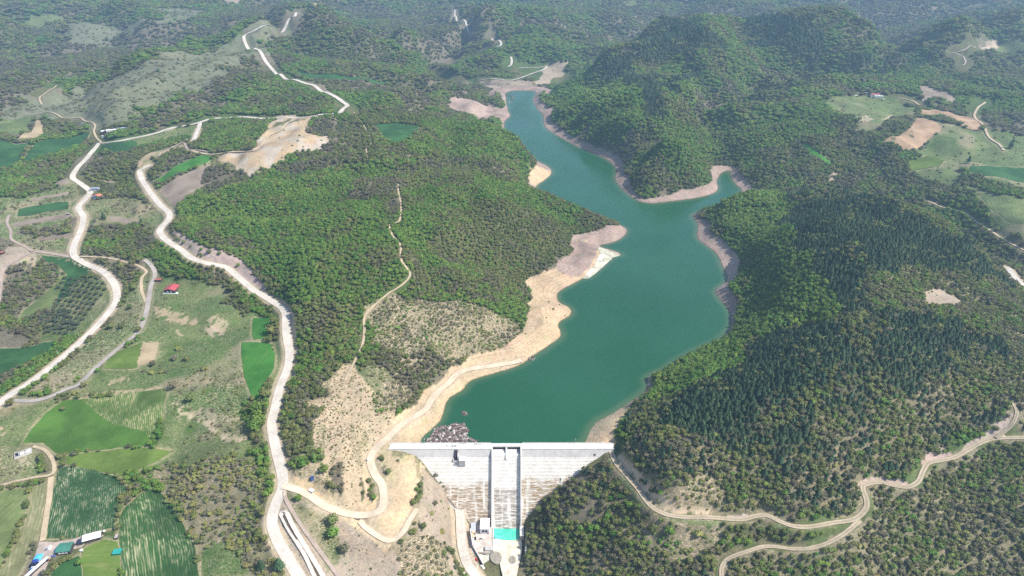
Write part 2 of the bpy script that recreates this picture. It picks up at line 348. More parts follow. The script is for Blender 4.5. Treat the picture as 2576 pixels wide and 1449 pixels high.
# ------------------------------------------------------------------ roads (photo pixel traces, width in metres)
ROADS = [
 # name, label, material, width, z-offset, trace, category-structure
 ("gravel_road", "wide white gravel road running up the left side from the bottom edge", "gravel", 11.5, "760 1470;751 1449;721 1399;694 1349;684 1309;694 1266;709 1229;711 1199;704 1166;694 1126;686 1089;684 1059;692 1026;699 993;707 966;722 933;729 893;724 856;719 816;719 790;707 773;681 756;657 741;644 735;617 713;583 683;560 670;520 661;483 650;457 630;423 606;403 586;407 570;427 540;400 513;377 483;353 440;360 423;377 413"),
 ("gravel_road", "wide white gravel road curving past the olive orchard and up the far hill", "gravel", 11.5, "-40 1050;0 1013;37 986;70 966;133 920;200 863;253 810;290 763;293 730;280 703;253 680;207 660;185 640;188 613;203 580;210 546;197 523;213 503;227 483;200 460;183 447;190 430;217 400;247 367;253 362;300 353;350 345;400 333;450 318;503 307;550 298;610 293;704 295;794 291"),
 ("gravel_road", "white gravel road climbing the far ridge above the oval field", "gravel", 12, "800 291;840 285;861 277;874 267;857 253;831 237;797 220;761 207;711 192;687 177;664 147;644 123;613 93;644 75;677 63;727 45;744 37;752 28"),
 ("gravel_road", "short white road spur between the quarry and the far gravel road", "gravel", 10, "503 309;493 340;485 360"),
 ("gravel_road", "beige dirt road from the road junction round to the left end of the dam", "beige", 9, "712 1221;722 1223;754 1233;784 1249;817 1273;857 1289;897 1299;937 1296;961 1279;966 1253;961 1219;944 1193;934 1169;934 1146;951 1126;967 1106;984 1089;1007 1069;1041 1051;1071 1029;1087 1003;1111 979;1127 966;1147 943;1177 930;1237 921;1288 913;1312 906"),
 ("asphalt_lane", "grey narrow lane passing the red roofed house", "greylane", 7, "33 1008;83 1009;123 999;167 979;200 966;240 926;290 883;347 836;367 790;373 760;380 723;390 690;380 666;363 653"),
 ("dirt_track", "pale dirt track looping left of the grey lane", "tan", 5, "368 760;357 733;357 703;367 683;360 673;320 661;283 651;233 646;203 646"),
 ("dirt_track", "pinkish dirt track on the left edge above the dark green field", "mauve", 8, "180 646;127 638;83 633;40 656;10 676;0 716;-5 760"),
 ("dirt_track", "winding dirt track on the left edge by the terraced fields", "mauve", 5, "83 633;63 620;30 603;27 580;18 560;23 540"),
 ("dirt_track", "light dirt track curving across the wooded slope from the dam's right end", "twotrack", 5.5, "1536 1130;1540 1145;1551 1166;1578 1199;1605 1229;1625 1259;1648 1283;1681 1296;1721 1299;1788 1301;1838 1306;1871 1309;1905 1296;1932 1294;1965 1314;1999 1326;2042 1324;2099 1314;2149 1308;2175 1286;2180 1263;2172 1223;2179 1213;2215 1214;2249 1224;2282 1226;2309 1213;2322 1186;2335 1163;2365 1159;2399 1153;2432 1133;2472 1113;2505 1103;2576 1101;2640 1095"),
 ("dirt_track", "lower two rut track forking down to the bottom edge on the right", "twotrack", 4.5, "2165 1309;2132 1336;2092 1361;2045 1379;1999 1384;1932 1373;1875 1388;1835 1403;1818 1423;1815 1449;1815 1470"),
 ("dirt_track", "two rut track at the right edge beside the conifer wood", "twotrack", 4, "2505 1103;2540 1075;2556 1050;2557 1030;2545 1010"),
 ("dirt_track", "upper white zigzag road on the far hillside behind the lake", "gravel", 9, "1152 25;1144 33;1148 45;1154 52;1174 63;1191 77"),
 ("dirt_track", "middle white zigzag road on the far hillside behind the lake", "gravel", 9, "1237 95;1261 110;1244 118;1216 128"),
 ("dirt_track", "lower white zigzag road on the far hillside behind the lake", "gravel", 9, "1286 142;1287 160;1277 170"),
 ("dirt_track", "white hairpin road just beyond the far end of the lake", "gravel", 8, "1211 203;1288 202;1321 192;1355 180;1373 172;1368 168;1305 172"),
 ("dirt_track", "dirt track above the far right farmland", "mauve", 6, "2422 168;2429 157;2422 143;2399 130;2425 127;2465 117;2492 107"),
 ("dirt_track", "pale farm track beside the far right brown field", "tan", 6, "2525 380;2512 363;2482 333;2455 300;2455 280;2479 257"),
 ("dirt_track", "short farm track by the far red roofed farmhouse", "tan", 5, "2259 247;2292 253;2315 267"),
 ("dirt_track", "faint track at the right between the wooded strips", "tan", 5, "2332 503;2372 523;2425 533;2465 566;2515 596;2559 620;2600 640"),
 ("gravel_road", "white road piece at the right edge by the stream bed", "gravel", 9, "2535 673;2552 696;2576 720;2600 740"),
 ("foot_trail", "narrow worn trail along the crest of the middle hill", "tan", 3.4, "1002 463;1002 483;1009 516;1006 553;982 566;987 590;1007 616;1009 650;1024 676;1032 696;1014 716;977 740;934 776;917 800;917 833;911 873;891 913;877 940;868 960"),
 ("foot_trail", "narrow trail running up beside the oval green field", "tan", 3, "911 427;926 407;922 377;934 360;926 333;897 293;891 282"),
 ("foot_trail", "narrow trail joining the ridge road left of the oval field", "tan", 3, "837 287;844 302;877 313;911 330"),
 ("dirt_track", "winding track left of the long white barns", "tan", 5, "75 290;117 283;143 288;160 298;200 298;213 305;238 313;238 337;257 362"),
 ("dirt_track", "small curling track on the grey hillside at the far left", "tan", 5, "143 215;117 233;100 247;106 265"),
 ("dirt_track", "farm track curving past the half built foundation", "tan", 4.5, "-20 1228;0 1223;43 1211;93 1201;127 1196;137 1179;130 1153;113 1133;83 1122"),
 ("dirt_track", "straight farm track leading down to the green roofed barn", "tan", 6, "128 1199;125 1249;117 1299;108 1362"),
 ("service_road", "pale access road below the plateau leading to the powerhouse yard", "gravel", 11, "1152 1262;1158 1300;1160 1340;1164 1380;1178 1420;1196 1449;1205 1470"),
 ("dirt_track", "worn vehicle tracks looping over the sandy plateau", "beige", 6, "905 1310;927 1333;977 1362;1010 1345;1030 1310;1050 1280"),
 ("dirt_track", "faint rutted track beside the concrete channel", "mauve", 4, "715 1235;722 1262;754 1316;804 1386;851 1449;870 1475"),
 ("dirt_track", "dirt lane through the quarry clearing", "tan", 8, "470 380;500 385;540 390;600 385;640 378;670 350;700 330;720 310;740 300"),
 ("dirt_track", "grey track near the quarry and the small bridge", "mauve", 5, "400 395;430 375;462 362;475 378;520 383"),
]
road_data = []
def carve(R, pts, hw, blend, vs=1.0):
    """cut the ground to the road's level"""
    st = R.st; k = int((hw + blend) / st) + 2
    best = getattr(R, 'bd', None)
    if best is None:
        R.bd = np.full(R.Z.shape, 1e9); R.bz = np.zeros(R.Z.shape); R.bw = np.ones(R.Z.shape); R.bv = np.zeros(R.Z.shape)
    for x, y, z in pts:
        if not R.inside(x, y, 5 * st):
            continue
        ix = int((x - R.x0) / st); iy = int((y - R.y0) / st)
        a, b = max(0, iy - k), min(R.ny, iy + k + 1); c, d = max(0, ix - k), min(R.nx, ix + k + 1)
        dd = np.hypot(R.X[a:b, c:d] - x, R.Y[a:b, c:d] - y)
        s = R.bd[a:b, c:d]; e = dd - hw < s
        s[e] = (dd - hw)[e]; R.bz[a:b, c:d][e] = z; R.bw[a:b, c:d][e] = blend; R.bv[a:b, c:d][e] = vs
for name, label, mat, wid, tr in ROADS:
    W3 = cast(uvs(tr))
    # drop points that fell onto something far behind
    keep = [0]
    for i in range(1, len(W3)):
        keep.append(i)
    P = resample(W3, 3.0)
    z = hraw(P[:, 0], P[:, 1])
    k = max(3, min(31, len(z) // 3 * 2 - 1)) | 1
    zp = np.pad(z, k // 2, mode='edge')
    z = np.convolve(zp, np.hanning(k + 2)[1:-1] / np.hanning(k + 2)[1:-1].sum(), mode='valid')[:len(P)]
    P = np.column_stack([P[:, :2], z])
    road_data.append([name, label, mat, wid, P])
    VS = {'gravel': 1.0, 'beige': .8, 'tan': .25, 'mauve': .3, 'greylane': .3, 'twotrack': .12}[mat]
    if name == 'foot_trail': carve(NEAR, P, 1.0, 3.0, .0)
    else: carve(NEAR, P, wid * .5 + 0.8, 9.0, VS)
    if P[:, 1].max() > 1500 or P[:, 0].min() < -850:
        carve(FAR, P[::2], wid * .5 + 4, 22.0)
for R in (NEAR, FAR):
    if hasattr(R, 'bd'):
        w = 1 - sstep(0, 1, np.clip(R.bd / R.bw, 0, 1))
        w = np.where((R.LD < 0), 0, w)
        R.Z = R.Z * (1 - w) + (R.bz - 0.25) * w
        R.ROAD = R.bd
c = (NEAR.X > -139) & (NEAR.X < 113) & (NEAR.Y > Y_DN - 2) & (NEAR.Y < Y_UP + 2)
NEAR.Z[c] = np.minimum(NEAR.Z[c], CREST - 1.0)
# nothing may rise through the dam's downstream face near the spillway and the stilling pool
POOL = (-27.5, 15.0, 470.0)
c = (NEAR.X > POOL[0]) & (NEAR.X < POOL[1]) & (NEAR.Y > 490) & (NEAR.Y < Y_DN)
NEAR.Z[c] = np.minimum(NEAR.Z[c], BASE_Z - 2.0)
c = (NEAR.X > -52) & (NEAR.X < POOL[0]) & (NEAR.Y > 500) & (NEAR.Y < 548)
NEAR.Z[c] = np.minimum(NEAR.Z[c], -56.0)
if 'ROAD' not in NEAR.__dict__: NEAR.ROAD = NEAR.bd

# ------------------------------------------------------------------ land cover polygons (photo pixels)
# class : ground colour, tree cover, (bright, olive, brown, pine, yellow) shares, size
CLS = {
 'M':  ((.095, .098, .048), .96, (.24, .52, .22, .02, .00), 1.0),
 'G':  ((.065, .098, .030), .99, (.76, .22, .02, .00, .00), 1.02),
 'O':  ((.098, .100, .046), .97, (.14, .62, .18, .00, .06), .95),
 'B':  ((.125, .112, .078), .88, (.06, .36, .56, .02, .00), .85),
 'C':  ((.085, .088, .048), .99, (.06, .27, .08, .55, .04), 1.05),
 'CM': ((.145, .130, .078), .95, (.14, .36, .18, .22, .10), 1.02),
 'S':  ((.165, .142, .088), .90, (.10, .48, .42, .00, .00), .74),
 'T':  ((.400, .310, .205), .40, (.10, .35, .55, .00, .00), .38),
 'D':  ((.480, .362, .232), .010, (.20, .50, .30, .00, .00), .6),
 'GB': ((.065, .105, .030), 1.0, (.93, .07, .00, .00, .00), 1.05),
 'CD': ((.060, .070, .040), 1.0, (.02, .12, .03, .82, .01), 1.1),
 'R':  ((.300, .225, .190), .0, (0, 0, 1, 0, 0), .5),
 'V':  ((.300, .245, .190), .05, (.20, .30, .50, .00, .00), .5),
 'P':  ((.105, .142, .048), .05, (.15, .45, .30, .00, .10), .62),
 'Q':  ((.125, .138, .062), .24, (.10, .40, .40, .00, .10), .62),
 'H':  ((.118, .135, .082), .20, (.08, .30, .60, .02, .00), .75),
 'Y':  ((.190, .170, .100), .90, (.06, .36, .22, .00, .36), 1.0),
 'X':  ((.150, .140, .082), .96, (.16, .40, .22, .02, .20), .92),
 'N':  ((.120, .130, .060), .0, (0, 0, 1, 0, 0), .5),
 'K':  ((.560, .530, .470), .0, (0, 0, 1, 0, 0), .5),
}
LAND = [
 ('B', "-60 300;200 200;400 140;560 90;700 40;740 20;700 -20;-60 -20"),
 ('M', "-60 170;100 130;300 100;500 70;600 40;640 -20;-60 -20"),
 ('H', "-60 290;30 270;130 240;200 215;300 190;360 170;440 130;520 100;600 80;640 75;606 95;620 112;645 135;600 160;560 200;480 230;420 260;330 270;310 310;250 330;200 300;90 300;0 300"),
 ('H', "640 75;700 60;730 70;690 90;700 110;660 120;690 160;640 125;615 95"),
 ('B', "420 265;500 230;560 190;620 160;670 165;690 185;640 220;560 250;560 280;480 300;340 330;320 300"),
 ('G', "540 250;600 225;640 215;760 208;800 225;845 262;820 282;700 290;640 284;560 270"),
 ('M', "640 250;760 235;830 270;760 286;640 284"),
 ('P', "70 42;140 34;170 52;120 68;60 62"),
 ('H', "150 90;260 60;380 50;420 70;300 95;180 115"),
 ('G', "100 210;250 170;330 150;420 120;560 85;640 65;560 110;440 130;350 160;300 180;200 215;120 225"),
 ('G', "500 335;560 305;690 298;680 330;620 360;560 385;500 378"),
 ('B', "540 390;600 370;660 385;640 400;560 400"),
 ('B', "780 305;830 300;870 320;910 340;900 370;860 390;800 372;770 350"),
 ('O', "700 340;760 390;900 430;1000 380;1080 360;1120 300;1000 280;930 260;880 300;920 400"),
 ('G', "760 230;880 280;920 320;940 300;1010 262;940 235;860 230"),
 ('B', "880 210;1000 215;1100 235;1120 262;1020 256;920 240"),
 ('M', "960 310;1060 315;1130 300;1270 330;1360 420;1360 490;1500 545;1560 560;1440 600;1330 720;1200 700;1060 600;1000 460"),
 ('G', "1010 430;1080 340;1150 300;1250 320;1300 365;1365 420;1330 445;1240 410;1130 390"),
 ('G', "470 500;560 470;700 440;820 415;900 440;890 480;800 540;600 600;440 580;430 550"),
 ('B', "440 440;540 420;640 445;600 470;520 500;450 500"),
 ('B', "700 400;860 400;880 420;760 440;690 440"),
 ('G', "620 610;700 560;780 530;960 500;990 560;1000 640;960 700;880 760;800 780;740 820;700 700"),
 ('G', "1010 470;1120 470;1240 440;1300 500;1200 560;1120 540;1080 620;1010 600"),
 ('O', "1120 520;1300 520;1430 560;1440 600;1400 660;1330 710;1200 690;1100 620"),
 ('M', "700 780;880 760;920 800;900 930;860 960;840 1000;780 1150;700 1120;720 1000;740 900"),
 ('M', "1040 640;1200 700;1330 720;1335 790;1240 760;1100 740;1030 700"),
 ('S', "940 780;1020 745;1110 760;1200 770;1300 800;1300 840;1270 868;1190 888;1140 880;1060 900;990 890;930 860"),
 ('M', "930 900;1080 895;1180 890;1130 912;1090 950;1070 985;1050 1010;990 1040;960 980;930 940"),
 ('Q', "880 930;940 925;1000 960;990 1010;900 1000"),
 ('T', "800 1060;810 1000;830 965;870 930;905 930;960 1010;1000 1035;990 1058;950 1085;920 1130;905 1170;915 1230;935 1262;900 1286;850 1280;800 1240;735 1205;790 1160;795 1100"),
 ('S', "940 1000;1000 960;1055 985;1050 1015;1000 1050;940 1030"),
 ('M', "700 1000;780 990;830 960;800 1050;790 1130;770 1160;735 1190;720 1150;700 1090"),
 ('M', "806 1172;840 1186;868 1236;862 1266;830 1262;800 1230"),
 ('D', "985 1060;1050 1020;1075 985;1100 950;1130 915;1190 893;1270 870;1305 840;1325 800;1345 750;1328 708;1352 700;1400 672;1435 625;1445 603;1500 600;1500 625;1521 630;1550 650;1505 690;1440 720;1405 745;1440 790;1412 815;1415 850;1330 905;1180 960;1130 1000;1115 1050;1060 1110;990 1113;962 1113;940 1125;925 1160;935 1260;945 1285;900 1300;850 1290;800 1262;750 1232;720 1215;745 1200;800 1222;860 1280;925 1262;905 1170;915 1125;960 1085"),
 ('R', "1432 590;1500 584;1548 565;1580 580;1568 600;1541 613;1503 620;1470 600"),
 ('R', "1395 680;1436 622;1448 602;1500 618;1500 640;1480 672;1440 700;1400 712"),
 ('R', "1111 270;1131 247;1197 251;1244 264;1277 290;1263 306;1191 294;1144 282"),
 ('B', "1130 232;1190 240;1240 258;1180 252;1135 246"),
 ('D', "1325 452;1362 420;1393 432;1371 455;1350 466"),
 ('D', "690 300;705 292;740 290;790 292;772 312;776 335;800 342;828 342;829 360;800 376;775 374;760 377;722 392;700 408;684 430;660 424;640 446;615 440;600 428;560 408;540 396;590 385;640 376;650 350;668 330"),
 ('N', "694 308;730 298;750 300;720 316;690 320"),
 ('Q', "540 395;600 420;630 445;560 470;545 440;520 410"),
 ('P', "300 353;400 333;500 310;492 340;460 345;430 350;380 365;340 372"),
 ('P', "257 362;400 340;350 370;300 365"),
 ('P', "343 410;377 383;460 362;470 372;440 380;380 400;347 425"),
 ('B', "360 420;420 395;490 390;440 425;395 450;370 440"),
 ('B', "540 410;600 430;640 450;560 470;500 480;515 450"),
 ('M', "0 430;60 420;140 390;240 345;246 368;200 410;180 440;170 470;80 490;0 500;-60 520;-60 440"),
 ('Q', "-60 500;80 490;180 450;200 480;200 520;180 600;175 640;120 640;60 640;0 660;-60 680"),
 ('B', "60 570;185 565;185 590;60 595"),
 ('M', "0 600;40 620;60 640;30 650;0 660;-60 660;-60 600"),
 ('Q', "215 510;300 500;420 540;400 590;340 580;250 560;215 550"),
 ('M', "215 560;330 570;400 590;440 625;520 665;600 720;640 745;620 790;570 760;540 710;450 705;395 680;350 650;260 640;215 650;200 620"),
 ('V', "20 620;70 625;100 650;60 660;20 675;-10 740;-20 740;-20 680;0 650"),
 ('B', "30 690;100 650;140 670;150 700;100 740;40 780;0 800;0 720"),
 ('M', "0 790;40 780;60 830;40 860;0 870;-60 880;-60 790"),
 ('P', "150 770;210 700;280 715;288 755;240 810;200 840;130 860;100 850;120 800"),
 ('M', "0 965;60 920;130 880;200 830;212 850;120 925;50 970;0 990"),
 ('Q', "300 760;360 660;370 720;362 760;372 800;350 830;290 880;230 930;130 1000;60 1005;200 880"),
 ('P', "385 720;420 700;560 720;640 790;700 780;722 850;715 900;700 950;690 1000;680 1110;640 1140;450 1150;400 1140;420 1080;400 985;160 1000;240 940;350 850;372 790"),
 ('M', "560 700;640 745;670 765;690 800;660 780;610 785;575 760"),
 ('M', "690 790;716 800;716 850;700 870;675 850"),
 ('M', "660 960;700 950;690 1020;680 1090;655 1110;622 1080;640 1030"),
 ('Q', "420 960;560 900;610 920;625 1000;620 1100;540 1100;430 1020"),
 ('P', "-60 1010;160 1005;120 1035;50 1110;20 1160;60 1190;-60 1230"),
 ('Q', "-60 1150;50 1130;110 1130;128 1175;90 1200;0 1220;-60 1230"),
 ('P', "420 1140;640 1130;690 1120;700 1180;690 1220;560 1160;400 1170;360 1190;330 1195"),
 ('Y', "345 1195;420 1165;560 1155;650 1180;700 1215;680 1290;670 1330;700 1400;720 1449;720 1500;500 1500;500 1440;470 1320;440 1250;400 1222"),
 ('P', "510 1390;560 1370;600 1400;640 1449;640 1500;510 1500"),
 ('M', "640 1120;685 1110;700 1180;690 1200;660 1180"),
 ('V', "716 1260;760 1262;860 1300;920 1340;980 1375;1060 1360;1110 1370;1150 1420;1165 1500;720 1500;700 1320"),
 ('Q', "730 1270;770 1275;830 1320;850 1370;870 1400;840 1420;780 1370;740 1320"),
 ('S', "1020 1360;1080 1330;1120 1350;1150 1420;1160 1500;1060 1500;990 1460;1000 1400"),
 ('D', "850 1295;940 1300;968 1270;970 1200;955 1160;990 1120;1045 1150;1070 1180;1050 1240;1040 1300;1010 1350;980 1375;930 1345"),
 ('V', "1062 1175;1120 1230;1160 1270;1200 1320;1180 1330;1150 1290;1140 1262;1140 1300;1150 1400;1110 1370;1060 1350;1050 1290;1065 1230"),
 ('K', "1143 1262;1165 1268;1185 1300;1182 1350;1196 1400;1220 1449;1230 1500;1195 1500;1165 1430;1147 1340"),
 ('K', "1183 1330;1240 1330;1240 1400;1215 1420;1192 1390"),
 ('Q', "1480 1150;1540 1135;1560 1180;1600 1240;1560 1250;1510 1190"),
 ('CM', "1310 1330;1370 1260;1440 1190;1500 1140;1530 1180;1600 1260;1680 1305;1850 1322;1820 1400;1810 1500;1305 1500"),
 ('S', "1630 1300;1780 1305;1800 1350;1740 1400;1650 1400;1600 1360"),
 ('M', "1330 1300;1420 1220;1470 1180;1540 1260;1560 1330;1480 1449;1350 1449"),
 ('X', "1815 1500;1830 1410;2000 1395;2110 1350;2190 1290;2190 1225;2300 1235;2350 1170;2520 1112;2700 1100;2700 1500"),
 ('P', "1590 1245;1650 1292;1800 1308;1950 1320;2100 1322;2100 1335;1950 1332;1700 1310;1600 1275"),
 ('C', "1960 478;2130 478;2300 545;2500 640;2530 710;2420 690;2250 665;2200 700;2170 780;2300 790;2500 830;2545 900;2510 1050;2400 1110;2250 1190;2170 1250;2150 1300;1900 1290;1830 1180;1700 1130;1560 1110;1540 1080;1640 1000;1700 1000;1850 900;1960 840;2090 800;2080 700;2000 620"),
 ('CM', "1540 1110;1640 1090;1800 1140;1900 1180;2000 1150;2100 1170;2190 1150;2240 1190;2170 1250;2150 1305;1900 1292;1690 1290;1620 1250;1560 1170"),
 ('CM', "2050 1080;2300 1000;2400 900;2540 880;2540 1000;2500 1060;2380 1110;2200 1170;2080 1150"),
 ('S', "1600 1230;1650 1210;1760 1200;1800 1250;1770 1292;1690 1290"),
 ('X', "2160 690;2300 670;2400 700;2480 720;2600 720;2640 860;2560 900;2520 830;2380 790;2230 780;2170 760"),
 ('V', "2325 735;2370 725;2425 760;2400 775;2330 765"),
 ('X', "2540 880;2640 860;2640 1100;2560 1100;2530 1040;2545 960"),
 ('GB', "1770 545;1800 508;1880 478;1960 480;1990 540;2010 640;2080 720;2110 790;2010 822;1920 850;1850 900;1740 965;1690 1002;1645 1012;1620 1000;1660 940;1700 915;1780 868;1845 835;1870 780;1868 680;1830 610;1775 565"),
 ('M', "1800 575;1850 610;1880 690;1890 760;1870 770;1862 700;1830 620"),
 ('CM', "1545 1100;1600 1025;1640 1010;1700 1020;1690 1060;1620 1080;1590 1120"),
 ('CD', "1960 560;2100 500;2300 560;2480 650;2500 700;2400 680;2250 655;2190 690;2130 720;2050 680"),
 ('CD', "1700 1010;1850 910;2000 860;2100 860;2060 940;1950 1000;1850 1060;1740 1100;1660 1080;1650 1040"),
 ('D', "1450 1118;1470 1088;1500 1052;1545 1028;1590 1000;1608 988;1616 996;1582 1036;1552 1066;1538 1090;1534 1118"),
 ('GB', "1352 250;1380 225;1450 190;1560 190;1610 240;1650 300;1600 330;1540 360;1500 368;1430 330;1380 290"),
 ('CD', "1475 170;1520 150;1590 140;1640 80;1700 52;1760 55;1770 85;1820 110;1830 130;1740 150;1760 180;1800 215;1750 205;1690 240;1650 220;1680 290;1660 312;1620 303;1610 255;1560 200;1490 195"),
 ('M', "1580 160;1700 150;1740 190;1680 215;1600 190"),
 ('CD', "1855 40;1960 42;2070 100;2085 148;2040 135;2000 120;1870 110"),
 ('CD', "2035 200;2200 152;2315 148;2305 166;2150 187;2050 210"),
 ('M', "1500 368;1560 340;1640 310;1660 350;1600 400;1560 400"),
 ('G', "1580 430;1620 370;1680 300;1740 330;1780 380;1805 430;1740 460;1600 465"),
 ('O', "1590 455;1700 440;1760 450;1740 480;1660 490;1590 480"),
 ('G', "1790 300;1880 250;2000 225;2110 230;2150 260;2110 340;1960 365;1860 380;1810 350"),
 ('O', "1890 380;2000 370;2100 430;2095 450;1990 440;1900 460"),
 ('P', "2080 255;2170 245;2260 248;2300 270;2310 290;2250 300;2150 300;2080 270"),
 ('P', "2160 300;2240 300;2200 335;2150 330"),
 ('P', "2315 300;2425 322;2472 327;2525 380;2640 380;2640 620;2576 600;2530 585;2480 530;2450 485;2390 470;2279 433;2282 407;2325 392;2300 380;2360 335"),
 ('M', "2390 425;2440 440;2500 460;2600 480;2600 500;2500 485;2420 460"),
 ('P', "2470 330;2540 330;2640 350;2640 385;2530 382"),
 ('P', "2490 125;2560 130;2640 140;2640 100;2540 90"),
 ('V', "2465 115;2500 100;2520 118;2480 124"),
 ('V', "2090 435;2110 432;2105 455;2085 455"),
 ('M', "2100 440;2220 430;2380 470;2450 500;2500 560;2560 610;2600 640;2600 690;2520 650;2400 585;2300 545;2200 500;2120 470"),
 ('V', "1210 205;1340 205;1345 222;1260 228;1215 215"),
 ('V', "1375 160;1420 155;1440 150;1420 185;1380 200;1350 215;1340 205"),
 ('V', "560 -10;620 -10;600 14;560 12"),
 ('D', "780 12;810 8;835 18;800 22"),
 ('H', "400 20;470 20;510 30;500 55;440 60;420 50"),
 ('P', "1560 3;1600 0;1615 12;1580 20"),
]
land = []
for c_, s_ in LAND:
    P3 = cast(uvs(s_))
    land.append((c_, P3[:, :2]))
CN = list(CLS)
CI = {c: i for i, c in enumerate(CN)}
def land_class(x, y):
    """class index per point, boundaries broken up by noise"""
    d = np.hypot(x, y)
    j = 7 + d * 0.008
    xx = x + (fbm(x, y, 40, 3, 70) - .5) * 4 * j; yy = y + (fbm(x, y, 40, 3, 75) - .5) * 4 * j
    r = np.full(x.shape, CI['M'], np.int16)
    n = fbm(x, y, 420, 3, 90)
    r[n > .60] = CI['G']; r[n < .40] = CI['B']
    n2 = fbm(x, y, 150, 3, 95)
    r[(r == CI['M']) & (n2 > .62)] = CI['O']
    soft = {'P', 'D', 'R', 'K', 'V', 'N'}
    for c_, P in land:
        k = .3 if c_ in soft else 1
        m = in_poly(x + (xx - x) * k, y + (yy - y) * k, P)
        r[m] = CI[c_]
    # inside woods: patches
    n3 = fbm(x, y, 90, 3, 99)
    g = r == CI['G']; r[g & (n3 < .36)] = CI['O']
    m_ = r == CI['M']; r[m_ & (n3 > .62)] = CI['G']; r[m_ & (n3 < .36)] = CI['B']
    o = r == CI['O']; r[o & (n3 > .66)] = CI['M']
    # bare draw-down band round the lake
    ld = NEAR.sample(x, y, NEAR.LD); lf = FAR.sample(x, y, FAR.LD)
    L = np.where(NEAR.inside(x, y, 3), ld, lf)
    z = hraw(x, y)
    band = (L < 62) & (z < 4.0 + 8.5 * sstep(.34, .60, fbm(x, y, 170, 2, 61)) + 3 * (fbm(x, y, 30, 2, 62) - .5)) & (y > Y_UP - 2) & (L > -500)
    west = in_poly(x, y, WEST)
    nob = in_poly(x, y, NOBAND) & (z > 2.2)
    r[band & ~west & ~nob & (r != CI['D'])] = CI['R']
    r[band & west] = CI['D']
    return r
NOBAND = cast(uvs("1700 890;1790 850;1830 870;1700 960;1660 990;1636 955;1680 925"))[:, :2]
WEST = cast(uvs("900 1160;990 1040;1100 930;1300 800;1320 700;1400 680;1440 700;1420 720;1420 760;1470 800;1430 860;1350 930;1200 990;1150 1080;1080 1150"))[:, :2]
WEST = np.vstack([WEST, np.array([[-60, 560], [-200, 560]])])
# ------------------------------------------------------------------ material helpers
def new_mat(name):
    m = bpy.data.materials.new(name); m.use_nodes = True
    nt = m.node_tree
    for n in list(nt.nodes):
        nt.nodes.remove(n)
    out = nt.nodes.new("ShaderNodeOutputMaterial")
    b = nt.nodes.new("ShaderNodeBsdfPrincipled")
    nt.links.new(b.outputs[0], out.inputs[0])
    b.inputs["Roughness"].default_value = .9
    b.inputs["Specular IOR Level"].default_value = .15
    return m, nt, b
def nd(nt, typ, ins=None, **kw):
    n = nt.nodes.new(typ)
    for k, v in kw.items():
        setattr(n, k, v)
    for k, v in (ins or {}).items():
        if isinstance(v, bpy.types.NodeSocket):
            nt.links.new(v, n.inputs[k])
        else:
            n.inputs[k].default_value = v
    return n
def mixc(nt, f, a, b, mode='MIX'):
    n = nt.nodes.new("ShaderNodeMix"); n.data_type = 'RGBA'; n.blend_type = mode
    for i, v in ((0, f), (6, a), (7, b)):
        if isinstance(v, bpy.types.NodeSocket):
            nt.links.new(v, n.inputs[i])
        else:
            n.inputs[i].default_value = v if i == 0 or len(v) == 4 else (*v, 1)
    return n.outputs[2]
def mth(nt, op, a, b=0.0, c=None, clamp=False):
    n = nt.nodes.new("ShaderNodeMath"); n.operation = op; n.use_clamp = clamp
    for i, v in ((0, a), (1, b), (2, c)):
        if v is None: continue
        if isinstance(v, bpy.types.NodeSocket): nt.links.new(v, n.inputs[i])
        else: n.inputs[i].default_value = v
    return n.outputs[0]
def ramp(nt, f, lo, hi):
    n = nd(nt, "ShaderNodeMapRange", {'Value': f, 'From Min': lo, 'From Max': hi}, clamp=True, interpolation_type='SMOOTHSTEP')
    return n.outputs[0]
def pos(nt):
    return nd(nt, "ShaderNodeNewGeometry").outputs['Position']
def noise(nt, vec, scale, detail=3, rough=.55):
    return nd(nt, "ShaderNodeTexNoise", {'Vector': vec, 'Scale': scale, 'Detail': detail, 'Roughness': rough}).outputs[0]
def scaled(nt, vec, s, rot=0.0):
    return nd(nt, "ShaderNodeMapping", {'Vector': vec, 'Rotation': (0, 0, rot), 'Scale': s}).outputs[0]
MATS = {}
def flat(name, rgb, rough=.7, vary=.12, scale=.6, metal=0.0, bump=0.0):
    if name in MATS: return MATS[name]
    m, nt, b = new_mat(name)
    p = pos(nt)
    n = noise(nt, p, scale, 4)
    n2 = noise(nt, p, scale * 7, 2)
    f = mth(nt, 'ADD', mth(nt, 'MULTIPLY', n, .7), mth(nt, 'MULTIPLY', n2, .3))
    lo = tuple(c * (1 - vary * 2) for c in rgb); hi = tuple(min(1, c * (1 + vary * 2)) for c in rgb)
    nt.links.new(mixc(nt, ramp(nt, f, .3, .7), lo, hi), b.inputs['Base Color'])
    b.inputs['Roughness'].default_value = rough; b.inputs['Metallic'].default_value = metal
    MATS[name] = m
    return m

# ground
gm, nt, b = new_mat("hillside_ground")
p = pos(nt)
col = nd(nt, "ShaderNodeAttribute", attribute_name="Col").outputs['Color']
trl = nd(nt, "ShaderNodeAttribute", attribute_name="trail").outputs['Fac']
sho = nd(nt, "ShaderNodeAttribute", attribute_name="shore").outputs['Fac']
n1 = noise(nt, p, .035, 5, .6); n2 = noise(nt, p, .30, 4, .65); n3 = noise(nt, p, 1.4, 2)
f = mth(nt, 'ADD', mth(nt, 'MULTIPLY', n1, .35), mth(nt, 'ADD', mth(nt, 'MULTIPLY', n2, .45), mth(nt, 'MULTIPLY', n3, .2)))
val = nd(nt, "ShaderNodeMapRange", {'Value': f, 'From Min': .32, 'From Max': .68, 'To Min': .52, 'To Max': 1.48}).outputs[0]
c1 = nd(nt, "ShaderNodeVectorMath", {0: col, 1: (1, 1, 1)}, operation='MULTIPLY')
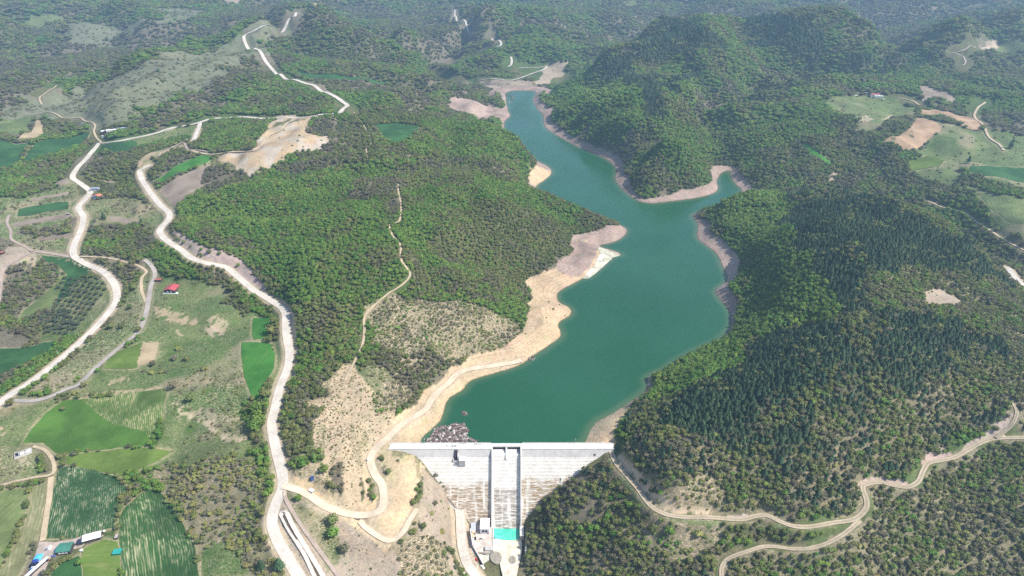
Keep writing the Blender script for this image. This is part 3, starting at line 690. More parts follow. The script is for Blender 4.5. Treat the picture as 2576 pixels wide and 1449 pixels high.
sc_ = nt.nodes.new("ShaderNodeVectorMath"); sc_.operation = 'SCALE'; nt.links.new(col, sc_.inputs[0]); nt.links.new(val, sc_.inputs[3])
cc = sc_.outputs[0]
# dry and green mottles
g1 = noise(nt, p, .08, 4, .7)
cc = mixc(nt, mth(nt, 'MULTIPLY', ramp(nt, g1, .5, .66), .35), cc, mixc(nt, 1.0, cc, (1.25, 1.05, .85, 1), 'MULTIPLY'))
cc = mixc(nt, mth(nt, 'MULTIPLY', ramp(nt, g1, .48, .34), .4), cc, mixc(nt, 1.0, cc, (.75, .98, .68, 1), 'MULTIPLY'))
# livestock trails and rills, thin pale lines that follow the contours
warp = nd(nt, "ShaderNodeVectorMath", {0: scaled(nt, p, (.055, .075, .42))}, operation='ADD')
wn_ = nd(nt, "ShaderNodeTexNoise", {'Vector': p, 'Scale': .05, 'Detail': 3}).outputs['Color']
nt.links.new(wn_, warp.inputs[1])
vo = nd(nt, "ShaderNodeTexVoronoi", {'Vector': warp.outputs[0], 'Scale': 3.2}, feature='DISTANCE_TO_EDGE').outputs['Distance']
ln = ramp(nt, vo, .085, .02)
ln = mth(nt, 'MULTIPLY', ln, ramp(nt, noise(nt, p, .04, 3), .28, .5))
cc = mixc(nt, mth(nt, 'MULTIPLY', ln, trl), cc, (.52, .42, .29, 1))
# strand lines on the shore
z = nd(nt, "ShaderNodeSeparateXYZ", {0: p}).outputs[2]
zz = mth(nt, 'ADD', mth(nt, 'MULTIPLY', z, 3.3), mth(nt, 'MULTIPLY', noise(nt, p, .05, 3), 5))
sl_ = mth(nt, 'MULTIPLY', mth(nt, 'MULTIPLY', ramp(nt, mth(nt, 'SINE', zz), .1, .9), sho), .38)
cc = mixc(nt, sl_, cc, mixc(nt, 1.0, cc, (.62, .58, .58, 1), 'MULTIPLY'))
wet = mth(nt, 'MULTIPLY', ramp(nt, z, 1.1, .2), sho)
cc = mixc(nt, wet, cc, mixc(nt, 1.0, cc, (.45, .42, .38, 1), 'MULTIPLY'))
nt.links.new(cc, b.inputs['Base Color'])
b.inputs['Roughness'].default_value = .95
bp = nd(nt, "ShaderNodeBump", {'Strength': .6, 'Distance': 1.6, 'Height': f})
nt.links.new(bp.outputs[0], b.inputs['Normal'])
GROUND = gm

def crop_mat(name, c1, c2, period, ang, amount=.5, streak=.25, patch=(.9, .8, .6), wet=0.3):
    """crop sown in rows: c1 leaves, c2 bare soil between the rows"""
    m, nt, b = new_mat(name)
    p = pos(nt)
    q = scaled(nt, p, (1, 1, 1), ang)
    wob = nd(nt, "ShaderNodeVectorMath", {0: q}, operation='ADD')
    wv = nd(nt, "ShaderNodeTexNoise", {'Vector': p, 'Scale': .03, 'Detail': 2}).outputs['Color']
    ws = nt.nodes.new("ShaderNodeVectorMath"); ws.operation = 'SCALE'; nt.links.new(wv, ws.inputs[0]); ws.inputs[3].default_value = period * 1.3
    nt.links.new(ws.outputs[0], wob.inputs[1])
    x = nd(nt, "ShaderNodeSeparateXYZ", {0: wob.outputs[0]}).outputs[0]
    rows = mth(nt, 'SINE', mth(nt, 'MULTIPLY', x, 2 * math.pi / period))
    st = noise(nt, scaled(nt, wob.outputs[0], (1.0 / period * 1.1, .022, 1)), 1.0, 3, .6)
    big = noise(nt, p, .022, 4, .6); fine = noise(nt, p, .9, 3)
    f = mth(nt, 'ADD', mth(nt, 'MULTIPLY', ramp(nt, rows, -.1, .9), amount), mth(nt, 'MULTIPLY', mth(nt, 'SUBTRACT', st, .5), 2 * streak + .8))
    f = mth(nt, 'MULTIPLY', f, mth(nt, 'ADD', ramp(nt, st, .38, .62), ramp(nt, big, .4, .65)), clamp=True)
    f = mth(nt, 'MULTIPLY', f, ramp(nt, big, .33, .6), clamp=True)
    base = mixc(nt, ramp(nt, big, .35, .65), tuple(c * .72 for c in c1), tuple(c * 1.22 for c in c1))
    base = mixc(nt, mth(nt, 'MULTIPLY', ramp(nt, fine, .35, .7), .35), base, tuple(a * k for a, k in zip(c1, (1.5, 1.35, 1.3))))
    nt.links.new(mixc(nt, f, base, c2), b.inputs['Base Color'])
    bp = nd(nt, "ShaderNodeBump", {'Strength': .35, 'Distance': .5, 'Height': mth(nt, 'ADD', fine, mth(nt, 'MULTIPLY', rows, .3))})
    nt.links.new(bp.outputs[0], b.inputs['Normal'])
    return m

def road_mat(name, c, rut=0.0, rutc=(.2, .18, .1), edge=(.42, .34, .24)):
    m, nt, b = new_mat(name)
    uv = nd(nt, "ShaderNodeUVMap").outputs[0]
    sx = nd(nt, "ShaderNodeSeparateXYZ", {0: uv})
    u = sx.outputs[0]
    a = mth(nt, 'ABSOLUTE', mth(nt, 'SUBTRACT', u, .5))
    p = pos(nt)
    big = noise(nt, p, .06, 3); med = noise(nt, p, .45, 4, .65)
    base = mixc(nt, ramp(nt, mth(nt, 'ADD', mth(nt, 'MULTIPLY', big, .5), mth(nt, 'MULTIPLY', med, .5)), .36, .64), tuple(k * .8 for k in c), tuple(min(.85, k * 1.13) for k in c))
    # wheel tracks along the road
    lu = scaled(nt, uv, (14, .012, 1))
    base = mixc(nt, mth(nt, 'MULTIPLY', ramp(nt, noise(nt, lu, 1.0, 3), .52, .7), .35), base, tuple(k * .72 for k in c))
    e = mth(nt, 'ADD', a, mth(nt, 'MULTIPLY', mth(nt, 'SUBTRACT', med, .5), .35))
    base = mixc(nt, mth(nt, 'MULTIPLY', ramp(nt, e, .39, .5), .9), base, edge)
    if rut:
        r = mth(nt, 'MULTIPLY', ramp(nt, mth(nt, 'ADD', a, mth(nt, 'MULTIPLY', mth(nt, 'SUBTRACT', med, .5), .2)), .17, .06), rut)
        base = mixc(nt, r, base, rutc)
    nt.links.new(base, b.inputs['Base Color'])
    bp = nd(nt, "ShaderNodeBump", {'Strength': .3, 'Distance': .3, 'Height': med})
    nt.links.new(bp.outputs[0], b.inputs['Normal'])
    return m
RM = {
 'gravel': road_mat("white_gravel", (.55, .50, .435), edge=(.44, .36, .26)),
 'beige': road_mat("beige_dirt_road", (.60, .50, .37), edge=(.50, .40, .27)),
 'greylane': road_mat("grey_lane", (.36, .32, .29), edge=(.26, .23, .15)),
 'tan': road_mat("tan_track", (.46, .37, .25), edge=(.20, .19, .10)),
 'mauve': road_mat("mauve_track", (.38, .30, .25), edge=(.25, .22, .15)),
 'twotrack': road_mat("two_rut_track", (.43, .355, .265), .75, (.24, .21, .12), edge=(.26, .22, .13)),
}

# ------------------------------------------------------------------ object helpers
USED = {}
def link(o, parent=None):
    COL.objects.link(o)
    if parent is not None: o.parent = parent
    return o
def tag(o, label=None, cat=None, group=None, kind=None):
    if label: o['label'] = label
    if cat: o['category'] = cat
    if group: o['group'] = group
    if kind: o['kind'] = kind
    return o
def mesh_obj(name, verts, faces, mat, parent=None, smooth=False):
    me = bpy.data.meshes.new(name)
    me.from_pydata([tuple(v) for v in verts], [], [tuple(f) for f in faces])
    if mat is not None:
        for m in (mat if isinstance(mat, (list, tuple)) else [mat]): me.materials.append(m)
    me.update()
    if smooth:
        me.polygons.foreach_set('use_smooth', [True] * len(me.polygons))
    o = bpy.data.objects.new(name, me)
    return link(o, parent)
def np_mesh(name, V, F, mat, smooth=True):
    me = bpy.data.meshes.new(name)
    me.vertices.add(len(V)); me.vertices.foreach_set('co', np.asarray(V, np.float32).ravel())
    k = F.shape[1]
    me.loops.add(F.size); me.loops.foreach_set('vertex_index', F.astype(np.int32).ravel())
    me.polygons.add(len(F)); me.polygons.foreach_set('loop_start', np.arange(0, F.size, k, dtype=np.int32))
    me.update(calc_edges=True)
    if mat: me.materials.append(mat)
    if smooth: me.polygons.foreach_set('use_smooth', np.ones(len(F), bool))
    return me

FIELDS = [
 ("crop_field", 'rows1', "200 1005;233 1003;320 990;413 978;420 986;410 1030;398 1080;380 1112;365 1085;330 1078;290 1070;250 1045;225 1022"),
 ("crop_field", 'lush', "57 1116;80 1078;117 1039;157 1009;180 1006;200 1005;225 1022;250 1045;290 1070;330 1078;365 1085;380 1112;377 1123;300 1126;167 1144;140 1139;110 1114;80 1112"),
 ("crop_field", 'plain', "150 1155;220 1140;300 1130;377 1127;433 1135;397 1159;333 1189;307 1198;233 1183;180 1171;145 1166"),
 ("crop_field", 'rows3', "147 1179;187 1174;240 1185;287 1199;317 1226;322 1246;300 1266;290 1300;287 1326;247 1336;187 1354;119 1354;122 1309;134 1233"),
 ("crop_field", 'rows4', "385 1229;407 1244;440 1286;467 1333;490 1376;500 1449;505 1490;312 1490;310 1449;303 1393;299 1306;312 1279;353 1243"),
 ("meadow", 'pale', "-40 1238;0 1234;76 1228;60 1300;30 1370;0 1430;-40 1500"),
 ("stubble_field", 'olivef', "84 1226;117 1215;112 1270;102 1333;84 1366;64 1410;44 1449;30 1490;-30 1490;0 1440;40 1370;66 1300"),
 ("meadow", 'plain', "208 1384;240 1366;263 1358;297 1364;304 1449;308 1490;208 1490;207 1420"),
 ("crop_field", 'deep', "130 1440;160 1415;200 1398;204 1430;205 1490;110 1490"),
 ("crop_field", 'bright', "637 800;688 797;690 820;672 850;640 855;634 840"),
 ("crop_field", 'bright', "608 862;645 861;680 864;692 890;690 925;668 960;655 1012;638 1012;615 950;606 890"),
 ("meadow", 'plain', "300 883;360 861;352 900;345 925;330 928;262 928;270 905"),
 ("stubble_field", 'tanf', "358 864;400 861;395 885;387 908;343 922;348 890"),
 ("crop_field", 'deep', "107 643;173 650;233 676;213 696;190 710;170 745;140 770;150 730;168 690;150 672;120 660;105 655"),
 ("meadow", 'pale', "168 692;166 715;148 740;130 775;60 800;42 812;60 780;95 755;140 715;155 690"),
 ("crop_field", 'deep', "-40 877;0 877;60 877;110 862;143 860;130 880;60 920;0 945;-40 960"),
 ("crop_field", 'deep', "47 526;100 516;150 508;173 508;173 526;117 533;80 542;43 545"),
 ("stubble_field", 'mauve', "80 500;120 492;173 483;172 491;120 498;85 507"),
 ("stubble_field", 'mauve', "33 563;100 548;180 538;182 546;100 560;36 572"),
 ("stubble_field", 'mauve', "95 597;185 589;188 598;98 606"),
 ("stubble_field", 'mauve', "130 466;150 455;170 452;178 462;150 467"),
 ("stubble_field", 'mauve', "272 544;310 548;350 558;350 566;300 560;272 553"),
 ("stubble_field", 'mauve', "248 453;300 458;296 466;250 461"),
 ("crop_field", 'pale', "-30 307;0 307;67 293;90 300;60 335;40 353;0 337;-30 330"),
 ("stubble_field", 'tanf', "92 301;107 310;117 337;93 356;45 353;66 335"),
 ("crop_field", 'deep', "-40 353;0 353;40 365;83 360;60 385;50 413;20 427;-40 420"),
 ("crop_field", 'deep', "88 362;140 350;200 340;227 333;213 360;180 375;133 390;56 412;70 385"),
 ("crop_field", 'deep', "257 367;343 357;347 370;330 380;287 388;257 383"),
 ("crop_field", 'bright', "390 453;420 436;500 393;523 390;533 400;520 410;467 433;407 463"),
 ("stubble_field", 'mauve', "413 466;467 438;528 414;515 440;500 483;470 500;440 520;420 500;400 483"),
 ("stubble_field", 'tanf', "343 412;358 398;380 385;430 374;460 368;420 384;380 400;360 415;347 423"),
 ("crop_field", 'deep', "934 320;954 312;994 310;1054 318;1051 330;1031 347;1027 357;994 362;964 353;951 330"),
 ("crop_field", 'deep', "747 178;811 188;884 195;934 200;987 202;977 208;894 203;771 202;754 190"),
 ("ploughed_field", 'brown', "2222 357;2282 330;2309 297;2332 300;2369 320;2365 333;2329 360;2299 380;2275 380;2229 363"),
 ("ploughed_field", 'brown', "2316 275;2349 275;2425 294;2452 299;2469 327;2425 321;2315 292"),
 ("ploughed_field", 'mauve', "2312 217;2335 217;2365 230;2389 233;2409 250;2395 263;2362 250;2319 257"),
 ("crop_field", 'deep', "2441 418;2500 419;2640 428;2640 468;2576 460;2465 443;2434 430"),
 ("meadow", 'bright', "1992 363;2019 363;2060 385;2095 413;2092 420;2065 408;2030 385"),
 ("meadow", 'plain', "2285 405;2330 393;2390 403;2365 418;2290 430"),
 ("meadow", 'pale', "2460 485;2500 490;2640 520;2640 610;2540 560;2500 530"),
 ("yard", 'yard', "98 1362;140 1364;200 1352;240 1338;262 1350;220 1362;205 1378;170 1385;130 1400;115 1430;100 1480;75 1480;88 1400"),
]
# ------------------------------------------------------------------ terrain sheet: rows widen away from the valley
rows = [60.0]
while rows[-1] < 11800:
    y = rows[-1]
    rows.append(y + (2.0 + 0.0042 * max(0, y - 430) if y > 400 else 6.0))
rows = np.array(rows)
NCOL = 840
t = np.linspace(-1, 1, NCOL)
half = 0.93 * (0.883 * np.maximum(rows, 350) + 0.47 * CAM_H) + 60
GX = half[:, None] * t[None]
GY = np.repeat(rows[:, None], NCOL, 1)
GX = np.clip(GX, -5250, 5250) if False else GX
def hfull(x, y):
    return hraw(np.clip(x, -5290, 5290), np.clip(y, 121, 12380))
GZ = hfull(GX, GY)
nr = len(rows)
gx, gy = GX.ravel(), GY.ravel()
cls = land_class(gx, gy)
pal = np.array([CLS[c][0] for c in CN])
colr = pal[cls]
# colour drift inside each kind of ground
dr = fbm(gx, gy, 130, 4, 200)
colr = colr * (0.84 + 0.32 * dr)[:, None]
isD = (cls == CI['D']) | (cls == CI['T'])
pk = fbm(gx, gy, 70, 3, 210)
colr[isD] = colr[isD] * (1 - .55 * sstep(.5, .7, pk[isD])[:, None] * np.array([.08, .14, .06]))
isT = np.isin(cls, [CI['T'], CI['S']])
st_ = fbm(gx * 3.2 + gy * .5 + 14 * fbm(gx, gy, 40, 2, 218), gy * .75, 34, 5, 215, .62)
k = sstep(.48, .58, st_[isT])[:, None] * .72
colr[isT] = colr[isT] * (1 - k) + np.array([.17, .155, .085]) * k
qy = isD & (gy > 1150) & (gx < 0)
k = sstep(.5, .62, fbm(gx[qy], gy[qy], 28, 4, 216))[:, None] * .6
colr[qy] = colr[qy] * .86 * (1 - k) + np.array([.40, .37, .34]) * k
dam_dirt = isD & (gy < 800) & (gx < 0)
isR = cls == CI['R']
colr[isR] = colr[isR] * (0.82 + .5 * pk[isR])[:, None]
grn = (cls == CI['P']) | (cls == CI['Q'])
gn = fbm(gx, gy, 55, 4, 220)
k = sstep(.42, .62, gn[grn])[:, None]
colr[grn] = colr[grn] * (1 - k) + np.array([.075, .125, .035]) * k
k = sstep(.56, .70, pk[grn])[:, None] * .6
colr[grn] = colr[grn] * (1 - k) + np.array([.26, .21, .14]) * k
trail_w = {'S': 1.0, 'T': .9, 'V': .35, 'Q': .55, 'X': .45, 'Y': .55, 'CM': .4, 'H': .35, 'P': .3, 'B': .25, 'M': .15, 'D': .2}
tw = np.array([trail_w.get(c, 0.0) for c in CN])[cls]
ldn = np.where(NEAR.inside(gx, gy, 3), NEAR.sample(gx, gy, NEAR.LD), FAR.sample(gx, gy, FAR.LD))
shr = ((ldn < 75) & (hfull(gx, gy) < 16)).astype(float) * np.isin(cls, [CI['R'], CI['D'], CI['V']])
shr[(gy < 640)] *= .4
# verge of the cuttings beside the roads
idx = np.arange(nr * NCOL).reshape(nr, NCOL)
F = np.stack([idx[:-1, :-1], idx[:-1, 1:], idx[1:, 1:], idx[1:, :-1]], -1).reshape(-1, 4)
rb = np.where(NEAR.inside(gx, gy, 3), NEAR.sample(gx, gy, NEAR.ROAD), 99)
vg = (1 - sstep(1.5, 6.5, rb + 3 * (fbm(gx, gy, 9, 2, 230) - .5)))[:, None] * .8
vg = vg * np.where(NEAR.inside(gx, gy, 3), NEAR.sample(gx, gy, NEAR.bv), 0)[:, None]
colr = colr * (1 - vg) + np.array([.42, .34, .24]) * vg
BANKS = [("430 575;457 612;485 638;520 650;583 672;640 715;668 742;664 715;640 690;610 655;560 632;520 622;480 605;450 582", (.36, .28, .25)),
         ("694 760;715 772;730 800;735 850;742 900;735 950;742 965;748 900;745 830;738 780;712 752", (.48, .36, .25)),
         ("1548 1150;1580 1190;1620 1235;1650 1270;1700 1290;1780 1294;1790 1280;1700 1275;1640 1235;1600 1180;1560 1140", (.50, .38, .26)),
         ("2130 1225;2200 1190;2270 1205;2290 1220;2250 1222;2215 1213", (.38, .29, .24)),
         ("2310 1200;2318 1170;2335 1130;2380 1120;2400 1148;2360 1156;2335 1160", (.38, .29, .25)),
         ("2400 1140;2480 1085;2530 1030;2556 1040;2520 1090;2440 1130", (.38, .30, .26)),
         ("1700 1300;1790 1302;1860 1300;1900 1290;1870 1308;1830 1306;1760 1306", (.40, .33, .29)),
         ("735 1195;790 1215;815 1262;860 1285;905 1290;950 1250;945 1280;900 1300;850 1290;800 1262;750 1232", (.55, .40, .25))]
PAINT = [("428 1014;452 1016;470 1024;505 1046;534 1062;545 1085;562 1096;590 1094;620 1104;622 1110;588 1114;562 1110;518 1078;478 1054;442 1040", (.50, .40, .28)),
 ("470 1030;520 1020;560 1045;610 1050;600 1066;540 1060;500 1050", (.30, .26, .17)),
 ("386 770;420 772;455 786;478 798;500 812;492 820;440 812;396 798", (.46, .34, .23)), ("520 800;545 790;575 820;560 850;530 825", (.40, .32, .22)), ("508 805;530 812;570 845;560 855;525 835", (.38, .29, .23)),
 ("430 828;465 840;468 846;432 836", (.38, .30, .22)), ("160 1003;260 985;380 974;392 970;412 978;320 988;220 1000;165 1008", (.40, .30, .18)),
 ("270 960;300 950;340 948;338 954;300 960;275 968", (.38, .29, .19)),
 ("2150 293;2180 290;2203 300;2180 306;2152 303", (.46, .37, .27)), ("2222 300;2245 284;2240 300;2225 308", (.46, .37, .27)),
 ("50 655;85 638;92 650;88 668;60 676;48 670", (.50, .43, .25)), ("15 745;40 720;50 700;45 735;25 770", (.34, .27, .22)),
 ("2450 118;2500 100;2515 120;2480 122", (.42, .34, .26)), ("0 1075;8 1078;10 1100;0 1105;-30 1100;-30 1070", (.42, .30, .19)),
 ("30 1150;60 1150;80 1165;50 1175", (.36, .31, .21)), ("700 1270;714 1262;722 1290;760 1360;800 1440;796 1449;765 1440;712 1340;700 1310", (.30, .25, .21)),
 ("665 1310;684 1305;700 1365;740 1440;735 1449;700 1400;672 1350", (.44, .36, .25)), ("640 1330;650 1310;664 1310;690 1390;660 1370", (.34, .28, .19)),
 ("1690 1020;1720 1005;1780 985;1800 965;1806 970;1790 992;1740 1008;1700 1028", (.40, .31, .24)), ("1720 1105;1760 1108;1800 1085;1812 1060;1800 1065;1760 1100;1730 1098", (.38, .29, .25)),
 ("1500 1090;1530 1060;1560 1035;1600 1000;1590 1005;1540 1040;1500 1062;1475 1100", (.50, .40, .28)),
 ("2495 1240;2500 1230;2530 1300;2520 1310", (.30, .25, .20)), ("1540 1320;1580 1330;1600 1370;1560 1360", (.40, .31, .21)), ("1560 1440;1600 1430;1680 1440;1700 1449;1700 1500;1560 1500", (.42, .32, .22)),
 ("1340 1430;1380 1440;1400 1449;1400 1500;1340 1500", (.36, .29, .20)), ("1490 1435;1530 1420;1540 1470;1490 1480", (.40, .31, .22)),
 ("1000 900;1060 895;1070 915;1010 920", (.40, .33, .22)), ("955 920;1010 925;1020 945;970 950", (.42, .34, .23)), ("1040 1142;1062 1150;1060 1175;1052 1240;1046 1240;1048 1180", (.12, .13, .07)),
 ("985 1130;1010 1140;1030 1180;1010 1210;970 1205;955 1180;950 1150;965 1130", (.50, .40, .25)), ("995 1130;1035 1138;1010 1150;985 1148", (.14, .16, .07)),
 ]
for s_, c_ in PAINT:
    Pb = cast(uvs(s_))[:, :2]
    m = in_poly(gx + 11 * (fbm(gx, gy, 14, 3, 250) - .5), gy + 11 * (fbm(gx, gy, 14, 3, 251) - .5), Pb) & (fbm(gx, gy, 8, 3, 260) > .40)
    colr[m] = colr[m] * .3 + .7 * np.array(c_) * (0.7 + .5 * dr[m])[:, None]
    tw[m] = .6
for s_, c_ in BANKS:
    Pb = cast(uvs(s_))[:, :2]
    m = in_poly(gx + 8 * (fbm(gx, gy, 12, 3, 240) - .5), gy + 8 * (fbm(gx, gy, 12, 3, 241) - .5), Pb)
    colr[m] = np.array(c_) * (0.85 + .3 * dr[m])[:, None]
for _n, _k, _s in FIELDS:
    Pb = cast(uvs(_s))[:, :2]
    lo_, hi_ = Pb.min(0) - 8, Pb.max(0) + 8
    q = np.where((gx > lo_[0]) & (gx < hi_[0]) & (gy > lo_[1]) & (gy < hi_[1]))[0]
    if len(q) and lo_[1] < 1500 and _n != 'yard':
        e = 1 - sstep(1.5, 5.0, dist_poly(gx[q], gy[q], Pb) + 2.5 * (fbm(gx[q], gy[q], 9, 2, 270) - .5))
        colr[q] = colr[q] * (1 - .7 * e[:, None]) + np.array([.27, .25, .14]) * .7 * e[:, None]
me = np_mesh("terrain", np.column_stack([gx, gy, GZ.ravel()]), F, GROUND)
ca = me.color_attributes.new("Col", 'FLOAT_COLOR', 'POINT')
ca.data.foreach_set('color', np.column_stack([np.clip(colr, 0, 1), np.ones(len(colr))]).astype(np.float32).ravel())
a1 = me.attributes.new("trail", 'FLOAT', 'POINT'); a1.data.foreach_set('value', tw.astype(np.float32))
a2 = me.attributes.new("shore", 'FLOAT', 'POINT'); a2.data.foreach_set('value', shr.astype(np.float32))
ter = link(bpy.data.objects.new("terrain", me)); tag(ter, kind='structure')

# ------------------------------------------------------------------ water
wm, nt, b = new_mat("lake_water")
p = pos(nt)
n = noise(nt, p, .004, 3); fn_ = noise(nt, p, .25, 2)
c_ = mixc(nt, ramp(nt, n, .35, .65), (.011, .076, .032), (.017, .090, .043))
# sediment near the banks: pale sand seen through shallow water
sa = nd(nt, "ShaderNodeAttribute", attribute_name="shallow").outputs['Fac']
c_ = mixc(nt, mth(nt, 'MULTIPLY', sa, .8), c_, (.13, .16, .085, 1))
nt.links.new(c_, b.inputs['Base Color'])
nt.links.new(nd(nt, 'ShaderNodeMapRange', {'Value': noise(nt, scaled(nt, p, (1, .35, 1), .5), .012, 4), 'From Min': .35, 'From Max': .65, 'To Min': .10, 'To Max': .30}).outputs[0], b.inputs['Roughness'])
b.inputs['Specular IOR Level'].default_value = .5
b.inputs['IOR'].default_value = 1.33
bp = nd(nt, "ShaderNodeBump", {'Strength': .12, 'Distance': .4, 'Height': mth(nt, 'ADD', fn_, mth(nt, 'MULTIPLY', noise(nt, p, 1.3, 2), .4))})
nt.links.new(bp.outputs[0], b.inputs['Normal'])
st = 5.0
lx0, ly0 = LAKE.min(0) - 20; lx1, ly1 = LAKE.max(0) + 20
ly0 = Y_UP
xs = np.arange(lx0, lx1, st); ys = np.arange(ly0, ly1, st)
XX, YY = np.meshgrid(xs, ys)
pad = in_poly(XX, YY, LAKE_S) | (dist_poly(XX, YY, LAKE_S) < 9)
ii = -np.ones(XX.shape, int)
cell = pad[:-1, :-1] & pad[1:, :-1] & pad[:-1, 1:] & pad[1:, 1:]
used = np.zeros(XX.shape, bool)
used[:-1, :-1] |= cell; used[1:, :-1] |= cell; used[:-1, 1:] |= cell; used[1:, 1:] |= cell
ii[used] = np.arange(used.sum())
F = np.stack([ii[:-1, :-1][cell], ii[:-1, 1:][cell], ii[1:, 1:][cell], ii[1:, :-1][cell]], -1)
vx, vy = XX[used], YY[used]
me = np_mesh("lake_water", np.column_stack([vx, vy, np.zeros(len(vx))]), F, wm)
dd = dist_poly(vx, vy, LAKE_S[LAKE_S[:, 1] > Y_UP + .5], closed=False)
wst = in_poly(vx, vy, np.vstack([WEST, ]))
sh = (1 - sstep(0, 9 + 9 * fbm(vx, vy, 50, 2, 7), dd)) * .55
a = me.attributes.new("shallow", 'FLOAT', 'POINT'); a.data.foreach_set('value', sh.astype(np.float32))
lake = link(bpy.data.objects.new("lake_water", me)); tag(lake, kind='structure')

# ------------------------------------------------------------------ roads as sheets on the carved ground
def strip(name, P, wid, mat, lift=.45, nc=5, kind='structure', jag=.25):
    d = np.gradient(P[:, :2], axis=0); d /= np.maximum(np.hypot(d[:, 0], d[:, 1]), 1e-6)[:, None]
    nrm = np.stack([-d[:, 1], d[:, 0]], 1)
    s = np.r_[0, np.cumsum(np.hypot(*np.diff(P[:, :2], axis=0).T))]
    V = []; UV = []
    for j in range(nc):
        t_ = j / (nc - 1)
        w_ = wid * (1 + .16 * (fbm(P[:, 0], P[:, 1], 22, 3, 300) - .5)) + (0 if 0 < j < nc - 1 else 0)
        off = (t_ - .5) * w_ + (jag * (fbm(P[:, 0] + 40 * j, P[:, 1], 6, 2, 310) - .5) * 2 if j in (0, nc - 1) else 0)
        xy = P[:, :2] + nrm * off[:, None]
        zz = hfull(xy[:, 0], xy[:, 1])
        zc = np.maximum(zz, P[:, 2] - .3) if nc > 2 else zz
        V.append(np.column_stack([xy, zc + lift])); UV.append(np.column_stack([np.full(len(P), t_), s]))
    V = np.stack(V, 1); UV = np.stack(UV, 1)
    n = len(P); ids = np.arange(n * nc).reshape(n, nc)
    F = np.stack([ids[:-1, :-1], ids[:-1, 1:], ids[1:, 1:], ids[1:, :-1]], -1).reshape(-1, 4)
    me = np_mesh(name, V.reshape(-1, 3), F[:, ::-1], mat)
    uvl = me.uv_layers.new(name="UVMap")
    li = np.empty(len(me.loops), np.int32); me.loops.foreach_get('vertex_index', li)
    uvl.data.foreach_set('uv', UV.reshape(-1, 2)[li].astype(np.float32).ravel())
    o = link(bpy.data.objects.new(name, me)); tag(o, kind=kind)
    return o
nz = 0
for name, label, mat, wid, P in road_data:
    nz += 1
    far = P[:, 1].mean() > 1500
    strip(name, P, wid, RM[mat], lift=(.5 + .012 * nz) if not far else 1.2 + .02 * nz)

# ------------------------------------------------------------------ fields, each a sheet on the ground
def sheet(name, pts2, mat, lift=.35, step=5.0, kind='structure', rough_edge=1.0):
    P = np.asarray(pts2)
    # densify the outline
    out = []
    for i in range(len(P)):
        a = P[i]; b_ = P[(i + 1) % len(P)]
        L = np.hypot(*(b_ - a)); n = max(1, int(L / step))
        for k in range(n): out.append(a + (b_ - a) * k / n)
    out = np.array(out)
    out = out + rough_edge * (np.stack([fbm(out[:, 0], out[:, 1], 10, 2, 320), fbm(out[:, 0], out[:, 1], 10, 2, 321)], 1) - .5) * 2
    lo = out.min(0); hi = out.max(0)
    gxs, gys = np.meshgrid(np.arange(lo[0], hi[0], step), np.arange(lo[1], hi[1], step))
    m = in_poly(gxs, gys, out) & (dist_poly(gxs, gys, out) > step * .5)
    inner = np.stack([gxs[m], gys[m]], 1)
    allp = np.vstack([out, inner])
    edges = [(i, (i + 1) % len(out)) for i in range(len(out))]
    r = delaunay_2d_cdt([Vector(q) for q in allp], edges, [], 1, 1e-4)
    vv = np.array([tuple(q) for q in r[0]])
    z = hfull(vv[:, 0], vv[:, 1]) + lift
    o = mesh_obj(name, np.column_stack([vv, z]), r[2], mat, smooth=True)
    # sheets face up
    me = o.data
    if len(me.polygons) and sum(pl.normal.z for pl in me.polygons[:20]) < 0:
        me.flip_normals()
    tag(o, kind=kind)
    return o
def dir_ang(u0, v0, u1, v1):
    """rotation that lays the material's row axis along a photo direction"""
    q = cast([(u0, v0), (u1, v1)])
    d = q[1, :2] - q[0, :2]
    return -(math.atan2(d[1], d[0]) - math.pi / 2)
green = (.052, .125, .022)
SOIL = (.42, .36, .20)
FM = {
 'rows1': crop_mat("crop_rows_tan", (.075, .130, .030), (.38, .34, .18), 2.2, dir_ang(350, 1100, 365, 1000), .45, .6),
 'lush': crop_mat("lush_green_crop", (.060, .135, .022), (.13, .17, .05), 4.0, 0.3, .05, .10),
 'plain': crop_mat("young_green_crop", (.095, .150, .030), (.24, .24, .09), 5.0, dir_ang(300, 1130, 420, 1128), .05, .10),
 'rows3': crop_mat("dark_crop_rows", (.028, .078, .026), (.46, .42, .28), 2.1, dir_ang(220, 1330, 235, 1200), .30, .52),
 'rows4': crop_mat("dark_crop_rows_fan", (.033, .088, .024), (.42, .40, .23), 2.4, dir_ang(400, 1440, 375, 1270), .28, .5),
 'deep': crop_mat("deep_green_wheat", (.028, .088, .026), (.09, .14, .045), 4.0, .4, .10, .12),
 'bright': crop_mat("bright_green_wheat", (.040, .150, .022), (.12, .19, .05), 4.5, 0.0, .10, .12),
 'pale': crop_mat("pale_meadow", (.115, .155, .055), (.28, .26, .14), 6.0, .3, .10, .25),
 'tanf': crop_mat("dry_stubble", (.34, .27, .17), (.45, .36, .22), 4.0, .2, .3, .3),
 'brown': crop_mat("ploughed_soil", (.32, .22, .14), (.40, .29, .19), 5.0, .5, .2, .3),
 'mauve': crop_mat("vineyard_soil", (.235, .19, .15), (.29, .24, .18), 5.0, .5, .2, .3),
 'olivef': crop_mat("thin_green_stubble", (.16, .17, .08), (.36, .31, .20), 3.6, dir_ang(60, 1400, 100, 1240), .25, .5),
 'yard': flat("trodden_yard", (.36, .30, .26), .95, .15, .12),
 'sand': flat("bare_sandy_soil", (.52, .41, .28), .95, .14, .1),
}
field_polys = []
